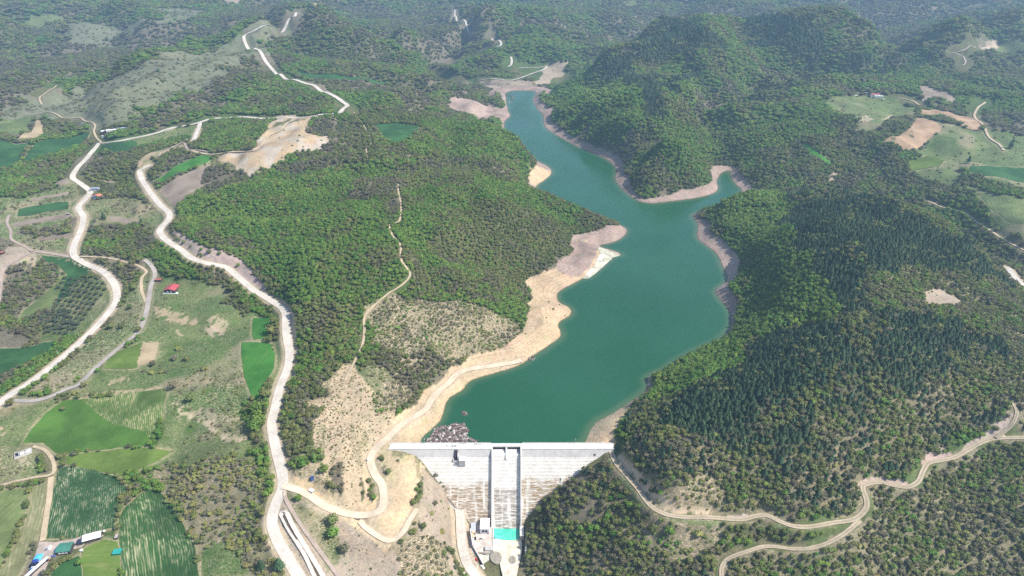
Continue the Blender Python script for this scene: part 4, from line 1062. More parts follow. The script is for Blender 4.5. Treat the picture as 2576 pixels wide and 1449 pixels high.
for name, mk, s_ in FIELDS:
    P3 = cast(uvs(s_))
    if np.ptp(P3[:, 1]) > 1500: print('WIDE FIELD', name, s_[:30], P3[:, 1].min(), P3[:, 1].max())
    far = P3[:, 1].mean() > 1400
    sheet(name, P3[:, :2], FM[mk], lift=.35 if not far else 1.0, step=5.0 if not far else 14.0)
    field_polys.append(P3[:, :2])
# ------------------------------------------------------------------ solid builders
class MB:
    def __init__(s): s.v = []; s.f = []
    def box(s, x0, x1, y0, y1, z0, z1, M=None):
        n = len(s.v)
        vs = [(x0, y0, z0), (x1, y0, z0), (x1, y1, z0), (x0, y1, z0), (x0, y0, z1), (x1, y0, z1), (x1, y1, z1), (x0, y1, z1)]
        if M is not None: vs = [tuple(M @ Vector(q)) for q in vs]
        s.v += vs
        s.f += [tuple(n + i for i in q) for q in ((0, 3, 2, 1), (4, 5, 6, 7), (0, 1, 5, 4), (1, 2, 6, 5), (2, 3, 7, 6), (3, 0, 4, 7))]
        return s
    def prism(s, prof, a, b, axis='x'):
        """closed (p, q) outline extruded from a to b along axis x (outline in y, z) or y (outline in x, z)"""
        n = len(s.v); k = len(prof)
        for t_ in (a, b):
            for p_, q_ in prof:
                s.v.append((t_, p_, q_) if axis == 'x' else (p_, t_, q_))
        s.f.append(tuple(n + i for i in range(k))[::-1]); s.f.append(tuple(n + k + i for i in range(k)))
        for i in range(k):
            j = (i + 1) % k
            s.f.append((n + i, n + j, n + k + j, n + k + i))
        return s
    def cyl(s, x, y, z0, z1, r, n=8, r1=None):
        r1 = r if r1 is None else r1
        b0 = len(s.v)
        for zz, rr in ((z0, r), (z1, r1)):
            for i in range(n):
                a = 2 * math.pi * i / n
                s.v.append((x + rr * math.cos(a), y + rr * math.sin(a), zz))
        s.f.append(tuple(b0 + i for i in range(n))[::-1]); s.f.append(tuple(b0 + n + i for i in range(n)))
        for i in range(n):
            j = (i + 1) % n
            s.f.append((b0 + i, b0 + j, b0 + n + j, b0 + n + i))
        return s
    def cylx(s, cx, cy, cz, r, w, n=12):
        b0 = len(s.v)
        for yy in (cy - w / 2, cy + w / 2):
            for i in range(n):
                a = 2 * math.pi * i / n
                s.v.append((cx + r * math.cos(a), yy, cz + r * math.sin(a)))
        s.f.append(tuple(b0 + i for i in range(n))); s.f.append(tuple(b0 + n + i for i in range(n))[::-1])
        for i in range(n):
            j = (i + 1) % n
            s.f.append((b0 + j, b0 + i, b0 + n + i, b0 + n + j))
        return s
    def build(s, name, mat, parent=None, smooth=False):
        o = mesh_obj(name, s.v, s.f, mat, parent, smooth)
        bm = bmesh.new(); bm.from_mesh(o.data)
        bmesh.ops.recalc_face_normals(bm, faces=bm.faces); bm.to_mesh(o.data); bm.free()
        return o
def empty(name, loc=(0, 0, 0), rz=0.0):
    o = bpy.data.objects.new(name, None); o.location = loc; o.rotation_euler = (0, 0, rz)
    o.empty_display_size = 1
    return link(o)

def concrete(name, c, stain=0.0, z0=-16.0, streak=(.30, .20, .10)):
    m, nt, b = new_mat(name)
    p = pos(nt)
    n = noise(nt, p, .12, 4); n2 = noise(nt, scaled(nt, p, (.25, 1.2, 1.2)), 1.0, 3)
    base = mixc(nt, ramp(nt, mth(nt, 'ADD', mth(nt, 'MULTIPLY', n, .5), mth(nt, 'MULTIPLY', n2, .5)), .35, .65), tuple(k * .86 for k in c), tuple(min(.82, k * 1.08) for k in c))
    if stain:
        z = nd(nt, "ShaderNodeSeparateXYZ", {0: p}).outputs[2]
        zn = mth(nt, 'ADD', z, mth(nt, 'MULTIPLY', mth(nt, 'SUBTRACT', noise(nt, p, .05, 3), .5), 14))
        low = ramp(nt, zn, z0, z0 - 7)
        q = noise(nt, scaled(nt, p, (.11, .9, .9)), 1.0, 5, .7)
        q2 = noise(nt, scaled(nt, p, (.16, .02, .02)), 1.0, 3)
        k = mth(nt, 'MULTIPLY', mth(nt, 'MULTIPLY', ramp(nt, q, .42, .56), low), mth(nt, 'MULTIPLY', ramp(nt, q2, .66, .50), stain), clamp=True)
        base = mixc(nt, k, base, streak)
    nt.links.new(base, b.inputs['Base Color'])
    b.inputs['Roughness'].default_value = .85
    return m
CON = concrete("white_concrete", (.64, .61, .57))
CONG = concrete("smooth_grey_concrete", (.50, .475, .455))
CONS = concrete("stained_step_concrete", (.76, .72, .66), .95, -17.0, (.30, .20, .10))
CONR = concrete("stained_step_concrete_right", (.76, .72, .66), .95, -13.0, (.33, .22, .10))
CONC = concrete("chute_concrete", (.76, .72, .67), .85, -22.0, (.26, .21, .16))
DARK = flat("dark_steel_and_shade", (.05, .045, .06), .5, .1)  # also colours the shade under the bridge deck and inside the shaft
TEAL = flat("teal_railing_paint", (.02, .20, .19), .5, .05)
WHITE = flat("white_paint", (.80, .80, .78), .6, .03)

# ------------------------------------------------------------------ the dam
DX0, DX1 = -141.5, 115.0
dam = empty("dam", (0, 0, 0))
tag(dam, "white stepped concrete gravity dam closing the green lake", "dam")
def fy(z): return Y_DN - SLOPE * (CREST - z)
SPL, SPR = -21.6, 9.4        # inner faces of the chute
def ext(z):
    """how far the dam reaches into each valley side at level z"""
    fp = face_pts[np.argsort(face_pts[:, 2])]
    Lp = fp[fp[:, 0] < 0]; Rp = fp[fp[:, 0] > 0]
    l = np.interp(z, Lp[:, 2], Lp[:, 0]); r = np.interp(z, Rp[:, 2], Rp[:, 0])
    if z > Lp[-1, 2]: l = DX0 + (CREST - z) * .9
    if z > Rp[-1, 2]: r = DX1 - (CREST - z) * .9
    return l - 9, r + 9
body = MB()
for xa, xb, top in ((DX0, SPL, 9.6), (SPR, DX1, 9.6)):
    body.prism([(Y_UP - .4, -75), (Y_UP - .4, top), (Y_DN + .6, top), (fy(top) + .4, top - .2), (fy(-75) + 1.3, -75)], xa, xb)
body.prism([(Y_UP - .4, -75), (Y_UP - .4, 5.0), (fy(5.0) + 1.2, 5.0), (fy(-75) + 1.3, -75)], SPL - .01, SPR + .01)
body.build("body", CONG, dam)
SM = 2.2
for xa, xb in ((DX0 + 3, SPL - 1.2), (SPR + 1.2, DX1 - 2)):
    MB().prism([(Y_DN, CREST - .35), (Y_DN + 1.4, CREST - .35), (fy(SM) + 1.8, SM), (fy(SM), SM)], xa, xb).build("smooth_face", CONG, dam)
STEP = 1.24
nst = int((SM - BASE_Z) / STEP)
for k in range(nst):
    zt = SM - k * STEP
    l, r = ext(zt - STEP)
    y0 = fy(zt - STEP); 
    if l < SPL - 1.6:
        MB().box(l, SPL - 1.2, y0, y0 + 2.6, zt - STEP - .3, zt).build("step", CONS, dam)
    if r > SPR + 1.6:
        MB().box(SPR + 1.2, r, y0, y0 + 2.6, zt - STEP - .3, zt).build("step", CONR, dam)
zt = 5.2
while zt > BASE_Z - 1:
    y0 = fy(zt - STEP) + .55
    MB().box(SPL, SPR, y0, y0 + 2.6, zt - STEP - .3, zt).build("chute_step", CONC, dam)
    zt -= STEP
MB().box(SPL, SPR, fy(5.2) + .6, Y_UP - .2, 4.6, 5.25).build("spillway_sill", CON, dam)
# training walls follow the slope
for xw, nm in ((SPL - 1.25, 'training_wall'), (SPR, 'training_wall')):
    w = MB().prism([(Y_DN + .3, CREST + .1), (Y_UP - 3, CREST + .1), (Y_UP - 3, 0), (fy(-66) + 3, -66), (fy(BASE_Z) - 4.2, -66), (fy(BASE_Z) - 4.2, BASE_Z + 1), (fy(4) - 2.4, 6.4), (Y_DN - 1.5, CREST + .1)], xw, xw + 1.25)
    w.build(nm, CON, dam)
# bridge across the spillway, with a pier and panels coloured as the shade under it
MB().box(SPL - .01, SPR + .01, 596.8, Y_UP + .3, 8.9, CREST + .02).build("bridge_deck", CON, dam)
MB().prism([(599, 4.8), (599, 8.9), (596.5, 8.9), (588.5, 5.6), (585.2, 2.0), (584.9, .2), (590, 4.8)], -7.2, -5.4).build("pier", CON, dam)
for xa, xb in ((SPL + .05, -7.25), (-5.35, SPR - .05)):
    g = MB().box(xa, xb, 598.2, 598.8, 5.25, 8.88).build("deck_shade_panel", DARK, dam)
# crest road, parapets, kerbs
for xa, xb in ((DX0, SPL - .02), (SPR + .02, DX1)):
    MB().box(xa, xb, Y_DN - .3, Y_UP + .3, CREST - .36, CREST).build("crest_road", CON, dam)
    MB().box(xa + 2, xb - 2, Y_UP - .15, Y_UP + .25, CREST, CREST + 1.1).build("parapet", CON, dam)
    MB().box(xa + 2, xb - 2, Y_DN - .2, Y_DN + .1, CREST, CREST + .45).build("kerb", CON, dam)
rail = MB()
rail.box(SPL - 1, SPR + 1, Y_UP + .1, Y_UP + .2, CREST + 1.0, CREST + 1.25)
rail.box(SPL - 1, SPR + 1, Y_UP + .1, Y_UP + .2, CREST + .5, CREST + .6)
for i in range(17):
    x = SPL - 1 + i * (SPR - SPL + 2) / 16
    rail.box(x - .06, x + .06, Y_UP + .08, Y_UP + .22, CREST, CREST + 1.25)
rail.build("railing", TEAL, dam)
# access shaft and valve house on the left part of the face
sx = -62.5
sh_ = MB()
sh_.box(sx - 3.4, sx - 2.6, fy(1.5) - 2.4, Y_DN - .6, -3.5, 2.2)
sh_.box(sx + 1.6, sx + 2.6, fy(1.5) - 2.4, Y_DN - .6, -3.5, 6.5)
sh_.box(sx - 3.4, sx + 2.6, fy(1.5) - 3.2, fy(1.5) - 2.4, -3.5, .8)
sh_.build("shaft_wall", CON, dam)
MB().prism([(Y_DN - .5, CREST - .8), (Y_DN - .7, CREST - .8), (fy(1.0) - 2.2, 1.0), (fy(1.0) - .3, 1.0)], sx - 2.5, sx + 1.5).build("shaft_shade", DARK, dam)  # dark slab coloured as the shaded inside of the shaft
MB().box(sx + 3.4, sx + 10.4, fy(-1) - 4.2, fy(-1) + 6, -4.5, 3.4).build("valve_house", CONG, dam)
MB().box(sx + 3.2, sx + 10.6, fy(-1) - 4.4, fy(-1) + 6, 3.4, 3.75).build("valve_house_roof", CON, dam)
for xg in (-128.5, 93.0):
    MB().box(xg - 1.6, xg + 1.6, fy(5.3) - 1.3, fy(5.3) + 1.6, 3.2, 4.0).build("gallery_porch", CON, dam)
    MB().box(xg - 1.0, xg + 1.0, fy(5.3) - .9, fy(5.3) + .5, 4.0, 5.6).build("gallery_door", DARK, dam)
# cold joints showing on the smooth band
for x in np.arange(-130, 105, 15.5):
    if SPL - 3 < x < SPR + 3 or abs(x - sx - 2) < 9: continue
    MB().prism([(Y_DN - .03, CREST - .6), (Y_DN + .3, CREST - .6), (fy(SM) + .3, SM + .1), (fy(SM) - .03, SM + .1)], x, x + .16).build("joint", flat("joint_grey", (.40, .37, .35), .9, .05), dam)

def on_crest(u, v=1121.0):
    q = at_z([(u, v)], CREST)[0]
    return float(q[0]), float(np.clip(q[1], Y_DN + .8, Y_UP - .8))
# lamp posts on the crest
def lamp_post(u, label, up=True):
    x = (u - 1288) / FPX * ((Y_UP - .6) * CP + (CAM_H - CREST) * SP)
    r = empty("lamp_post", (x, Y_UP - .75 if up else Y_DN + .6, CREST)); tag(r, label, "lamp post", "lamp posts on the dam crest")
    MB().cyl(0, 0, 0, 8, .14, 8, .08).build("pole", flat("galvanised_steel", (.42, .45, .45), .5, .05), r)
    MB().box(-.06, .06, -1.3, 0, 7.9, 8.0).build("arm", MATS["galvanised_steel"], r)
    MB().box(-.22, .22, -1.9, -1.1, 7.85, 8.05).build("lamp_head", WHITE, r)
    MB().box(-.3, .3, -.3, .3, 0, .35).build("base", CON, r)
lamp_post(1069, "slim grey lamp post at the left part of the dam crest by the debris")
lamp_post(1173, "slim lamp post on the crest nearest the spillway's left side")
lamp_post(1447, "slim lamp post alone on the right part of the dam crest")
lamp_post(984, "short post at the far left end of the dam crest")
# site cabin, flatbed, pipes on the crest
x, y = on_crest(1145, 1122)
r = empty("site_cabin", (x, y, CREST)); tag(r, "small white site cabin on the dam crest above the shaft", "cabin")
MB().box(-2.3, 2.3, -1.3, 1.3, 0, 2.3).build("wall", WHITE, r); MB().box(-2.5, 2.5, -1.5, 1.5, 2.3, 2.5).build("roof", WHITE, r)
MB().box(-.5, .4, -1.36, -1.28, 0, 1.9).build("door", DARK, r); MB().box(.9, 1.8, -1.35, -1.29, 1.0, 1.7).build("window", DARK, r)
x, y = on_crest(1132, 1121.5)
r = empty("site_container", (x, y, CREST)); tag(r, "long low white container left of the site cabin on the crest", "container")
MB().box(-3.0, 3.0, -1.1, 1.1, .15, 1.5).build("shell", WHITE, r); MB().box(-3.08, -3.0, -1.0, 1.0, .2, 1.4).build("door", DARK, r)
MB().box(-2.8, 2.8, -.9, .9, 0, .15).build("skid", DARK, r)
x, y = on_crest(1158, 1121)
r = empty("jib_crane", (x, y, CREST)); tag(r, "small grey jib crane with its boom lying along the crest", "crane")
S_ = MATS["galvanised_steel"]
MB().cyl(-2.2, 0, 0, 2.6, .22, 8).build("mast", S_, r); MB().box(-2.2, 4.2, -.16, .16, 2.4, 2.75).build("boom", S_, r)
MB().box(-2.8, -1.6, -.6, .6, 0, .3).build("base", CON, r); MB().box(3.6, 3.8, -.1, .1, 1.2, 2.4).build("hook", DARK, r)
for u_, w_ in ((1194, "first"), (1199, "second"), (1205, "third"), (1210, "fourth")):
    x, y = on_crest(u_, 1118)
    r = empty("barrel", (x, y, CREST)); tag(r, w_ + " from the left of four small dark barrels on the crest", "barrel", "dark barrels on the dam crest")
    MB().cyl(0, 0, 0, .95, .38, 10).build("drum", DARK, r); MB().cyl(0, 0, .95, 1.0, .40, 10).build("lid", S_, r)

# ------------------------------------------------------------------ stilling pool and yard below the dam
pw, nt, b = new_mat("turquoise_pool")
b.inputs['Base Color'].default_value = (.07, .56, .40, 1); b.inputs['Roughness'].default_value = .25; b.inputs['Specular IOR Level'].default_value = .3
n = noise(nt, pos(nt), .12, 3)
nt.links.new(mixc(nt, ramp(nt, n, .3, .7), (.06, .50, .36), (.14, .64, .48)), b.inputs['Base Color'])
toe = fy(BASE_Z)
def zsheet(name, uvp, z, mat, rough=.5):
    P = at_z(uvs(uvp), z)
    P = chaikin(P, 1) if rough else P
    V = [(x, y, z) for x, y in P] + [(x, y, z - 2.5) for x, y in P]
    n = len(P)
    m = MB(); m.v = V
    m.f = [tuple(range(n))] + [(i, i + n, (i + 1) % n + n, (i + 1) % n) for i in range(n)]
    o = m.build(name, mat)
    return o
tag(zsheet("pool_water", "1242 1322;1308 1322;1309 1352;1300 1358;1275 1359;1255 1356;1242 1354", -60.2, pw), kind='structure')
tag(zsheet("pool_water", "1229 1312;1240.5 1312;1240.5 1343;1229 1342", -58.5, pw, 0), kind='structure')
APR = flat("cream_rock_apron", (.66, .61, .47), .9, .16, .15)
tag(zsheet("rock_apron", "1238 1350;1312 1350;1314 1380;1308 1410;1302 1440;1290 1470;1272 1470;1262 1440;1256 1410;1248 1392;1238 1384", -60.6, APR), kind='structure')
MUD = flat("grey_mud", (.30, .27, .22), .9, .12, .3)
tag(zsheet("mud_bar", "1238 1388;1252 1386;1262 1396;1262 1412;1250 1420;1238 1414;1232 1400", -60.3, MUD), kind='structure')
tag(zsheet("mud_bar", "1280 1400;1292 1396;1300 1408;1292 1420;1280 1416", -60.3, MUD), kind='structure')
yd = zsheet("yard", "1188 1316;1206 1300;1232 1300;1240 1340;1241 1384;1226 1390;1206 1388;1194 1386;1188 1350", -56.6, flat("dusty_yard_concrete", (.56, .48, .42), .9, .12, .2)); tag(yd, kind='structure')
def wall_uv(u0, v0, u1, v1, z0, z1, th, name, label, cat, mat=None, group=None):
    a, c = at_z([(u0, v0), (u1, v1)], z1)
    d = c - a; L = np.hypot(*d)
    r = empty(name, (a[0], a[1], z0), math.atan2(d[1], d[0])); tag(r, label, cat, group)
    MB().box(0, L, -th / 2, th / 2, -3, z1 - z0).build("wall", mat or CON, r)
    MB().box(-.1, L + .1, -th / 2 - .12, th / 2 + .12, z1 - z0, z1 - z0 + .25).build("coping", CON, r)
    return r
wall_uv(1240.6, 1327, 1240.6, 1372, -62, -56.0, 1.0, "basin_wall", "thin white wall along the left side of the turquoise pool", "wall")
wall_uv(1312.5, 1322, 1313, 1349, -62, -55.5, 4.2, "basin_wall", "thick pinkish wall block at the pool's right side", "wall", flat("pink_concrete", (.55, .42, .36), .9, .08))
wall_uv(1326, 1302, 1322, 1400, -63, -55, 1.2, "retaining_wall", "long brown retaining wall right of the pool below the trees", "wall", flat("brown_weathered_concrete", (.22, .17, .13), .9, .15))
wall_uv(1183, 1330, 1190, 1372, -60, -51.5, 1.0, "retaining_wall", "pale retaining wall between the access road and the yard huts", "wall", flat("shotcrete", (.55, .52, .48), .9, .15))
wall_uv(1190, 1372, 1216, 1418, -60, -53.5, 1.0, "retaining_wall", "pale sloping retaining wall beside the red car", "wall", MATS["shotcrete"])

GLASS = flat("dark_glass", (.03, .04, .05), .15, .02)
def building(name, label, cat, loc, rz, w, d, h, roofc, wallc, gable='y', rise=1.6, wins=2, doors=1, over=.5, group=None, front_win=None):
    """w along x, d along y, front faces -y; gable='y': ridge runs along y"""
    r = empty(name, loc, rz); tag(r, label, cat, group)
    wm_ = wallc; hw, hd = w / 2, d / 2
    m = MB()
    if gable == 'y':
        m.prism([(-hw, -4), (hw, -4), (hw, h), (0, h + rise), (-hw, h)], -hd, hd, 'y')
    elif gable == 'x':
        m.prism([(-hd, -4), (hd, -4), (hd, h), (0, h + rise), (-hd, h)], -hw, hw, 'x')
    else:
        m.box(-hw, hw, -hd, hd, -4, h)
    m.build("wall", wm_, r)
    t_ = .22
    if gable == 'y':
        for s in (-1, 1):
            e = hw + over; dz = rise * over / hw
            MB().prism([(0, h + rise + .05), (0, h + rise + .05 + t_), (s * e, h - dz + .05 + t_), (s * e, h - dz + .05)], -hd - over, hd + over, 'y').build("roof", roofc, r)
    elif gable == 'x':
        for s in (-1, 1):
            e = hd + over; dz = rise * over / hd
            MB().prism([(0, h + rise + .05), (0, h + rise + .05 + t_), (s * e, h - dz + .05 + t_), (s * e, h - dz + .05)], -hw - over, hw + over, 'x').build("roof", roofc, r)
    elif gable == 'mono':
        MB().prism([(-hd - over, h + .05), (-hd - over, h + .25), (hd + over, h + rise + .25), (hd + over, h + rise + .05)], -hw - over, hw + over, 'x').build("roof", roofc, r)
        MB().box(-hw, hw, hd - .3, hd, h, h + rise).build("wall", wm_, r)
    else:
        MB().box(-hw - over, hw + over, -hd - over, hd + over, h + .02, h + .3).build("roof", roofc, r)
    fw = front_win or GLASS
    for i in range(wins):
        x = -hw + w * (i + 1) / (wins + 1)
        wi = min(1.3, w / (wins + 2) * .6)
        wo = MB().box(x - wi, x + wi, -hd - .06, -hd + .1, h * .35, h * .75).build("window", fw, r)
        MB().box(x - wi - .12, x + wi + .12, -hd - .12, -hd + .05, h * .35 - .15, h * .35).build("sill", WHITE, wo)
    for i in range(doors):
        x = hw * .72
        MB().box(x - .6, x + .6, -hd - .08, -hd + .1, 0, min(h * .75, 2.2)).build("door", DARK, r)
    for s in (-1, 1):
        MB().box(s * hw - .06 if s > 0 else -hw - .06, s * hw + .06, -1.2, 1.2, h * .4, h * .75).build("window", GLASS, r)
    return r
def G(u, v):
    p_ = cast([(u, v)])[0]
    return (float(p_[0]), float(p_[1]), float(p_[2]))
def Rf(name, c): return flat(name, c, .6, .06, .25)
# powerhouse and yard huts
def Z(u, v, z):
    q = at_z([(u, v)], z)[0]; return (float(q[0]), float(q[1]), z)
building("powerhouse", "white powerhouse with a bright white roof beside the turquoise pool", "powerhouse", Z(1220, 1330, -56.6), 0, 9.8, 15, 7.5, Rf("bright_white_roof", (.80, .80, .80)), flat("lilac_white_wall", (.62, .60, .63), .7, .04), 'flat', wins=2, over=.25)
building("site_office", "long grey blue container office at the left edge of the yard", "container office", Z(1191, 1329, -56.6), math.radians(3), 5.0, 11, 2.8, Rf("grey_blue_roof", (.46, .48, .55)), WHITE, 'flat', wins=1, over=.1)
building("site_hut", "small tan hut below the grey blue container office", "hut", Z(1192, 1341, -56.6), 0, 3.4, 4.0, 2.5, Rf("tan_roof", (.62, .50, .36)), WHITE, 'flat', wins=1, doors=1, over=.15)
building("site_hut", "orange brown hut left of the parked dark car", "hut", Z(1187, 1351, -56.6), 0, 4.0, 4.2, 2.5, Rf("orange_brown_roof", (.62, .44, .26)), WHITE, 'flat', wins=1, over=.15)
building("site_hut", "small bright white hut under the orange brown hut", "hut", Z(1188, 1361, -56.6), 0, 3.6, 4.0, 2.4, Rf("white_hut_roof", (.78, .78, .77)), WHITE, 'flat', wins=1, over=.15)
building("site_hut", "small lilac grey hut at the lower end of the row", "hut", Z(1189, 1370, -56.6), 0, 4.0, 4.6, 2.4, Rf("lilac_roof", (.50, .46, .52)), WHITE, 'flat', wins=1, over=.15)
building("gatehouse", "grey concrete outlet block with a dark opening at the yard's lower corner", "outlet block", Z(1231, 1385, -58), 0, 9, 5, 3.4, CONG, CONG, 'flat', wins=0, doors=0, over=.0)

# vehicles
TYRE = flat("tyre_rubber", (.02, .02, .02), .8, .05)
def vehicle(label, cat, loc, rz, paint, kind='car', L=4.3, name=None, group='parked vehicles'):
    r = empty(name or kind, loc, rz); tag(r, label, cat, group)
    w = .88 if kind == 'car' else .96
    if kind == 'car':
        prof = [(-L / 2, .35), (-L / 2, .85), (-L / 2 + .35, .95), (L / 2 - 1.0, .92), (L / 2 - .1, .75), (L / 2, .4)]
        cab = [(-L / 2 + .45, .94), (-L / 2 + .95, 1.45), (.35, 1.47), (1.05, .93)]
    elif kind == 'pickup':
        prof = [(-L / 2, .45), (-L / 2, 1.05), (-.2, 1.05), (L / 2 - 1.1, 1.1), (L / 2 - .1, .95), (L / 2, .5)]
        cab = [(-.35, 1.05), (-.2, 1.75), (.75, 1.75), (1.35, 1.09)]
    else:
        prof = [(-L / 2, .4), (-L / 2, 1.9), (L / 2 - 1.5, 1.95), (L / 2 - .75, 1.15), (L / 2 - .05, .95), (L / 2, .45)]
        cab = [(L / 2 - 2.3, 1.0), (L / 2 - 2.2, 1.97), (L / 2 - 1.48, 1.97), (L / 2 - .80, 1.12)]
    MB().prism(prof, -w, w, 'y').build("body", paint, r)
    c_ = MB().prism(cab, -w * .86, w * .86, 'y').build("cabin", GLASS if kind != 'van' else GLASS, r)
    t0, t1 = cab[1], cab[2]
    MB().box(t0[0] - .05, t1[0] + .05, -w * .88, w * .88, t0[1], t0[1] + .06).build("roof", paint, r)
    if kind == 'pickup':
        MB().box(-L / 2 + .12, -.45, -w + .12, w - .12, .95, 1.07).build("load_bed", DARK, r)
    for sx_ in (-1, 1):
        for sy_ in (-1, 1):
            MB().cylx(sx_ * L * .32, sy_ * (w - .05), .34, .34, .24, 12).build("wheel", TYRE, r)
    for sy_ in (-1, 1):
        MB().box(L / 2 - .04, L / 2 + .03, sy_ * w * .72 - .18, sy_ * w * .72 + .18, .6, .75).build("headlight", WHITE, r)
    return r
NAVY = flat("dark_blue_car_paint", (.02, .035, .06), .3, .02); RED = flat("red_car_paint", (.55, .01, .02), .3, .02)
vehicle("dark blue car parked by the orange brown hut", "car", Z(1195.6, 1355, -56.55), math.radians(92), NAVY, 'car', name='parked_car')
vehicle("white pickup parked sideways in the middle of the yard", "pickup", Z(1212.5, 1356, -56.55), math.radians(2), WHITE, 'pickup', 5.0, name='pickup_truck')
p_ = G(1198, 1409); vehicle("bright red car parked against the pale retaining wall", "car", (p_[0], p_[1], p_[2] + .1), math.radians(108), RED, 'car', name='parked_car')
p_ = G(1214, 1428); vehicle("white van with a dark windscreen parked below the red car", "van", (p_[0], p_[1], p_[2] + .1), math.radians(-50), WHITE, 'van', 5.4, name='van')
p_ = G(926.7, 1157); vehicle("white van driving on the beige dirt road left of the dam", "van", (p_[0], p_[1], p_[2] + .6), math.radians(78), WHITE, 'van', 5.0, name='van', group=None)
p_ = G(786, 1205); building("blue_shed", "tiny dark blue shed beside the dirt road junction", "shed", p_, .3, 3.2, 3.6, 2.2, Rf("dark_blue_sheet", (.03, .07, .22)), Rf("blue_sheet", (.05, .10, .28)), 'flat', wins=1, doors=0, over=.1)
p_ = G(784, 1236); building("block_hut", "low grey concrete block on the verge above the dirt road", "hut", p_, -.5, 5.5, 4, 1.8, CON, CONG, 'flat', wins=0, doors=1, over=.1)

# farm at the bottom left
GR = Rf("green_sheet_roof", (.06, .20, .15)); DK = flat("dark_wall_and_shade", (.07, .06, .06), .8, .15)  # wall colour also carries the shade of the open barn and shed fronts
building("barn", "barn with a dark green sheet roof in the bottom left farmyard", "barn", G(166, 1384), math.radians(8), 13, 11, 4.2, GR, DK, 'x', 1.5, wins=3, doors=1, front_win=WHITE)
building("shed", "long shed with a bright white roof beside the dark striped field", "shed", G(233, 1356), math.radians(22), 16, 7.2, 3.4, Rf("white_sheet_roof", (.80, .80, .80)), DK, 'mono', 1.0, wins=0, doors=1)
building("annex", "small black sheet annex between the green and white roofs", "annex", G(203, 1366), math.radians(14), 5.4, 6, 2.6, Rf("black_sheet", (.03, .04, .07)), DK, 'flat', wins=0, doors=0, over=.1)
building("shelter", "small teal roofed shelter standing alone on the lawn", "shelter", G(296, 1391), math.radians(6), 7.6, 6.2, 2.2, Rf("teal_sheet", (.03, .30, .27)), GR, 'flat', wins=0, doors=0, over=.2)
building("shed", "narrow long white roofed shed running off the bottom edge", "shed", G(93, 1432), math.radians(72), 26, 3.0, 2.6, MATS["white_sheet_roof"], DK, 'flat', wins=0, doors=0, over=.15)
building("hut", "tiny white hut on the path below the green barn", "hut", G(206, 1387), 0, 2.4, 2.4, 1.8, WHITE, WHITE, 'flat', wins=0, over=.1)
building("outhouse", "small grey hut at the lawn corner by the striped field", "hut", G(294, 1352), 0.2, 3.0, 5.0, 2.0, Rf("grey_sheet", (.38, .33, .32)), DK, 'flat', wins=0, over=.1)
p_ = G(264, 1341)
r = empty("water_tank", p_); tag(r, "white spherical water tank on legs by the white roofed shed", "water tank")
bm = bmesh.new(); bmesh.ops.create_uvsphere(bm, u_segments=14, v_segments=9, radius=1.25); bmesh.ops.translate(bm, verts=bm.verts, vec=(0, 0, 3.1))
me = bpy.data.meshes.new("tank"); bm.to_mesh(me); bm.free(); me.materials.append(WHITE); link(bpy.data.objects.new("tank", me), r)
for i in range(4):
    a = math.pi / 4 + i * math.pi / 2
    MB().cyl(.9 * math.cos(a), .9 * math.sin(a), -.5, 2.6, .1, 6).build("leg", DARK, r)
def tarp(u, v, w, d, h, rz, c, nm, label):
    r_ = empty("tarpaulin_heap", G(u, v), rz); tag(r_, label, "tarpaulin")
    N_ = 7; V = []; Fq = []
    rr = random.Random(int(u * 7 + v))
    for j in range(N_):
        for i in range(N_):
            a, b_ = i / (N_ - 1) * 2 - 1, j / (N_ - 1) * 2 - 1
            e = max(0, 1 - max(abs(a), abs(b_)) ** 3)
            V.append((a * w / 2, b_ * d / 2, -.3 + (h + .3) * e ** .6 + rr.uniform(-.2, .2) * h * e))
    for j in range(N_ - 1):
        for i in range(N_ - 1):
            Fq.append((j * N_ + i, j * N_ + i + 1, (j + 1) * N_ + i + 1, (j + 1) * N_ + i))
    mesh_obj("sheet", V, Fq, flat(nm, c, .45, .08, .5), r_)
tarp(97, 1402, 8, 9, 2.2, .1, (.10, .42, .66), "light_blue_tarp", "light blue tarpaulin at the top of the farmyard's left row")
tarp(89, 1413, 7, 6, 2.0, .2, (.03, .06, .28), "navy_tarp", "deep blue tarpaulin under the light blue one")
tarp(85, 1422, 9, 5, 2.2, .35, (.015, .02, .04), "black_tarp", "black tarpaulin in the middle of the farmyard's left row")
tarp(81, 1436, 7, 7, 1.8, .4, (.03, .12, .32), "mid_blue_tarp", "mottled blue tarpaulin at the lower end of the left row")
tarp(145, 1382, 4.4, 6, 2.0, .1, (.02, .26, .62), "bright_blue_tarp", "bright blue tarpaulin beside the green roofed barn")
tarp(134, 1399, 5.0, 2.2, 1.2, .15, (.10, .12, .30), "slate_blue_tarp", "small slate blue tarpaulin in front of the green roofed barn")
tarp(86, 1428, 7, 2.5, 1.6, .3, (.60, .58, .64), "pale_tarp", "pale lilac tarpaulin strip between the black and mottled blue ones")
p_ = G(127, 1379); vehicle("white box truck parked left of the bright blue tarpaulin", "truck", p_, math.radians(110), WHITE, 'van', 6.2, name='truck', group='vehicles in the farmyard')
p_ = G(119, 1382); vehicle("pale pickup parked beside the white box truck", "pickup", p_, math.radians(75), flat("pale_lilac_paint", (.55, .56, .66), .4, .03), 'pickup', 5.0, name='pickup_truck', group='vehicles in the farmyard')
p_ = G(123, 1411)
r = empty("tractor", p_, .3); tag(r, "dark brown tractor standing near the farmyard's grass edge", "tractor")
MB().box(-.4, 1.6, -.4, .4, .7, 1.4).build("bonnet", flat("rust_red", (.18, .05, .03), .6, .1), r); MB().box(-1.4, -.3, -.7, .7, .8, 2.4).build("cab", GLASS, r)
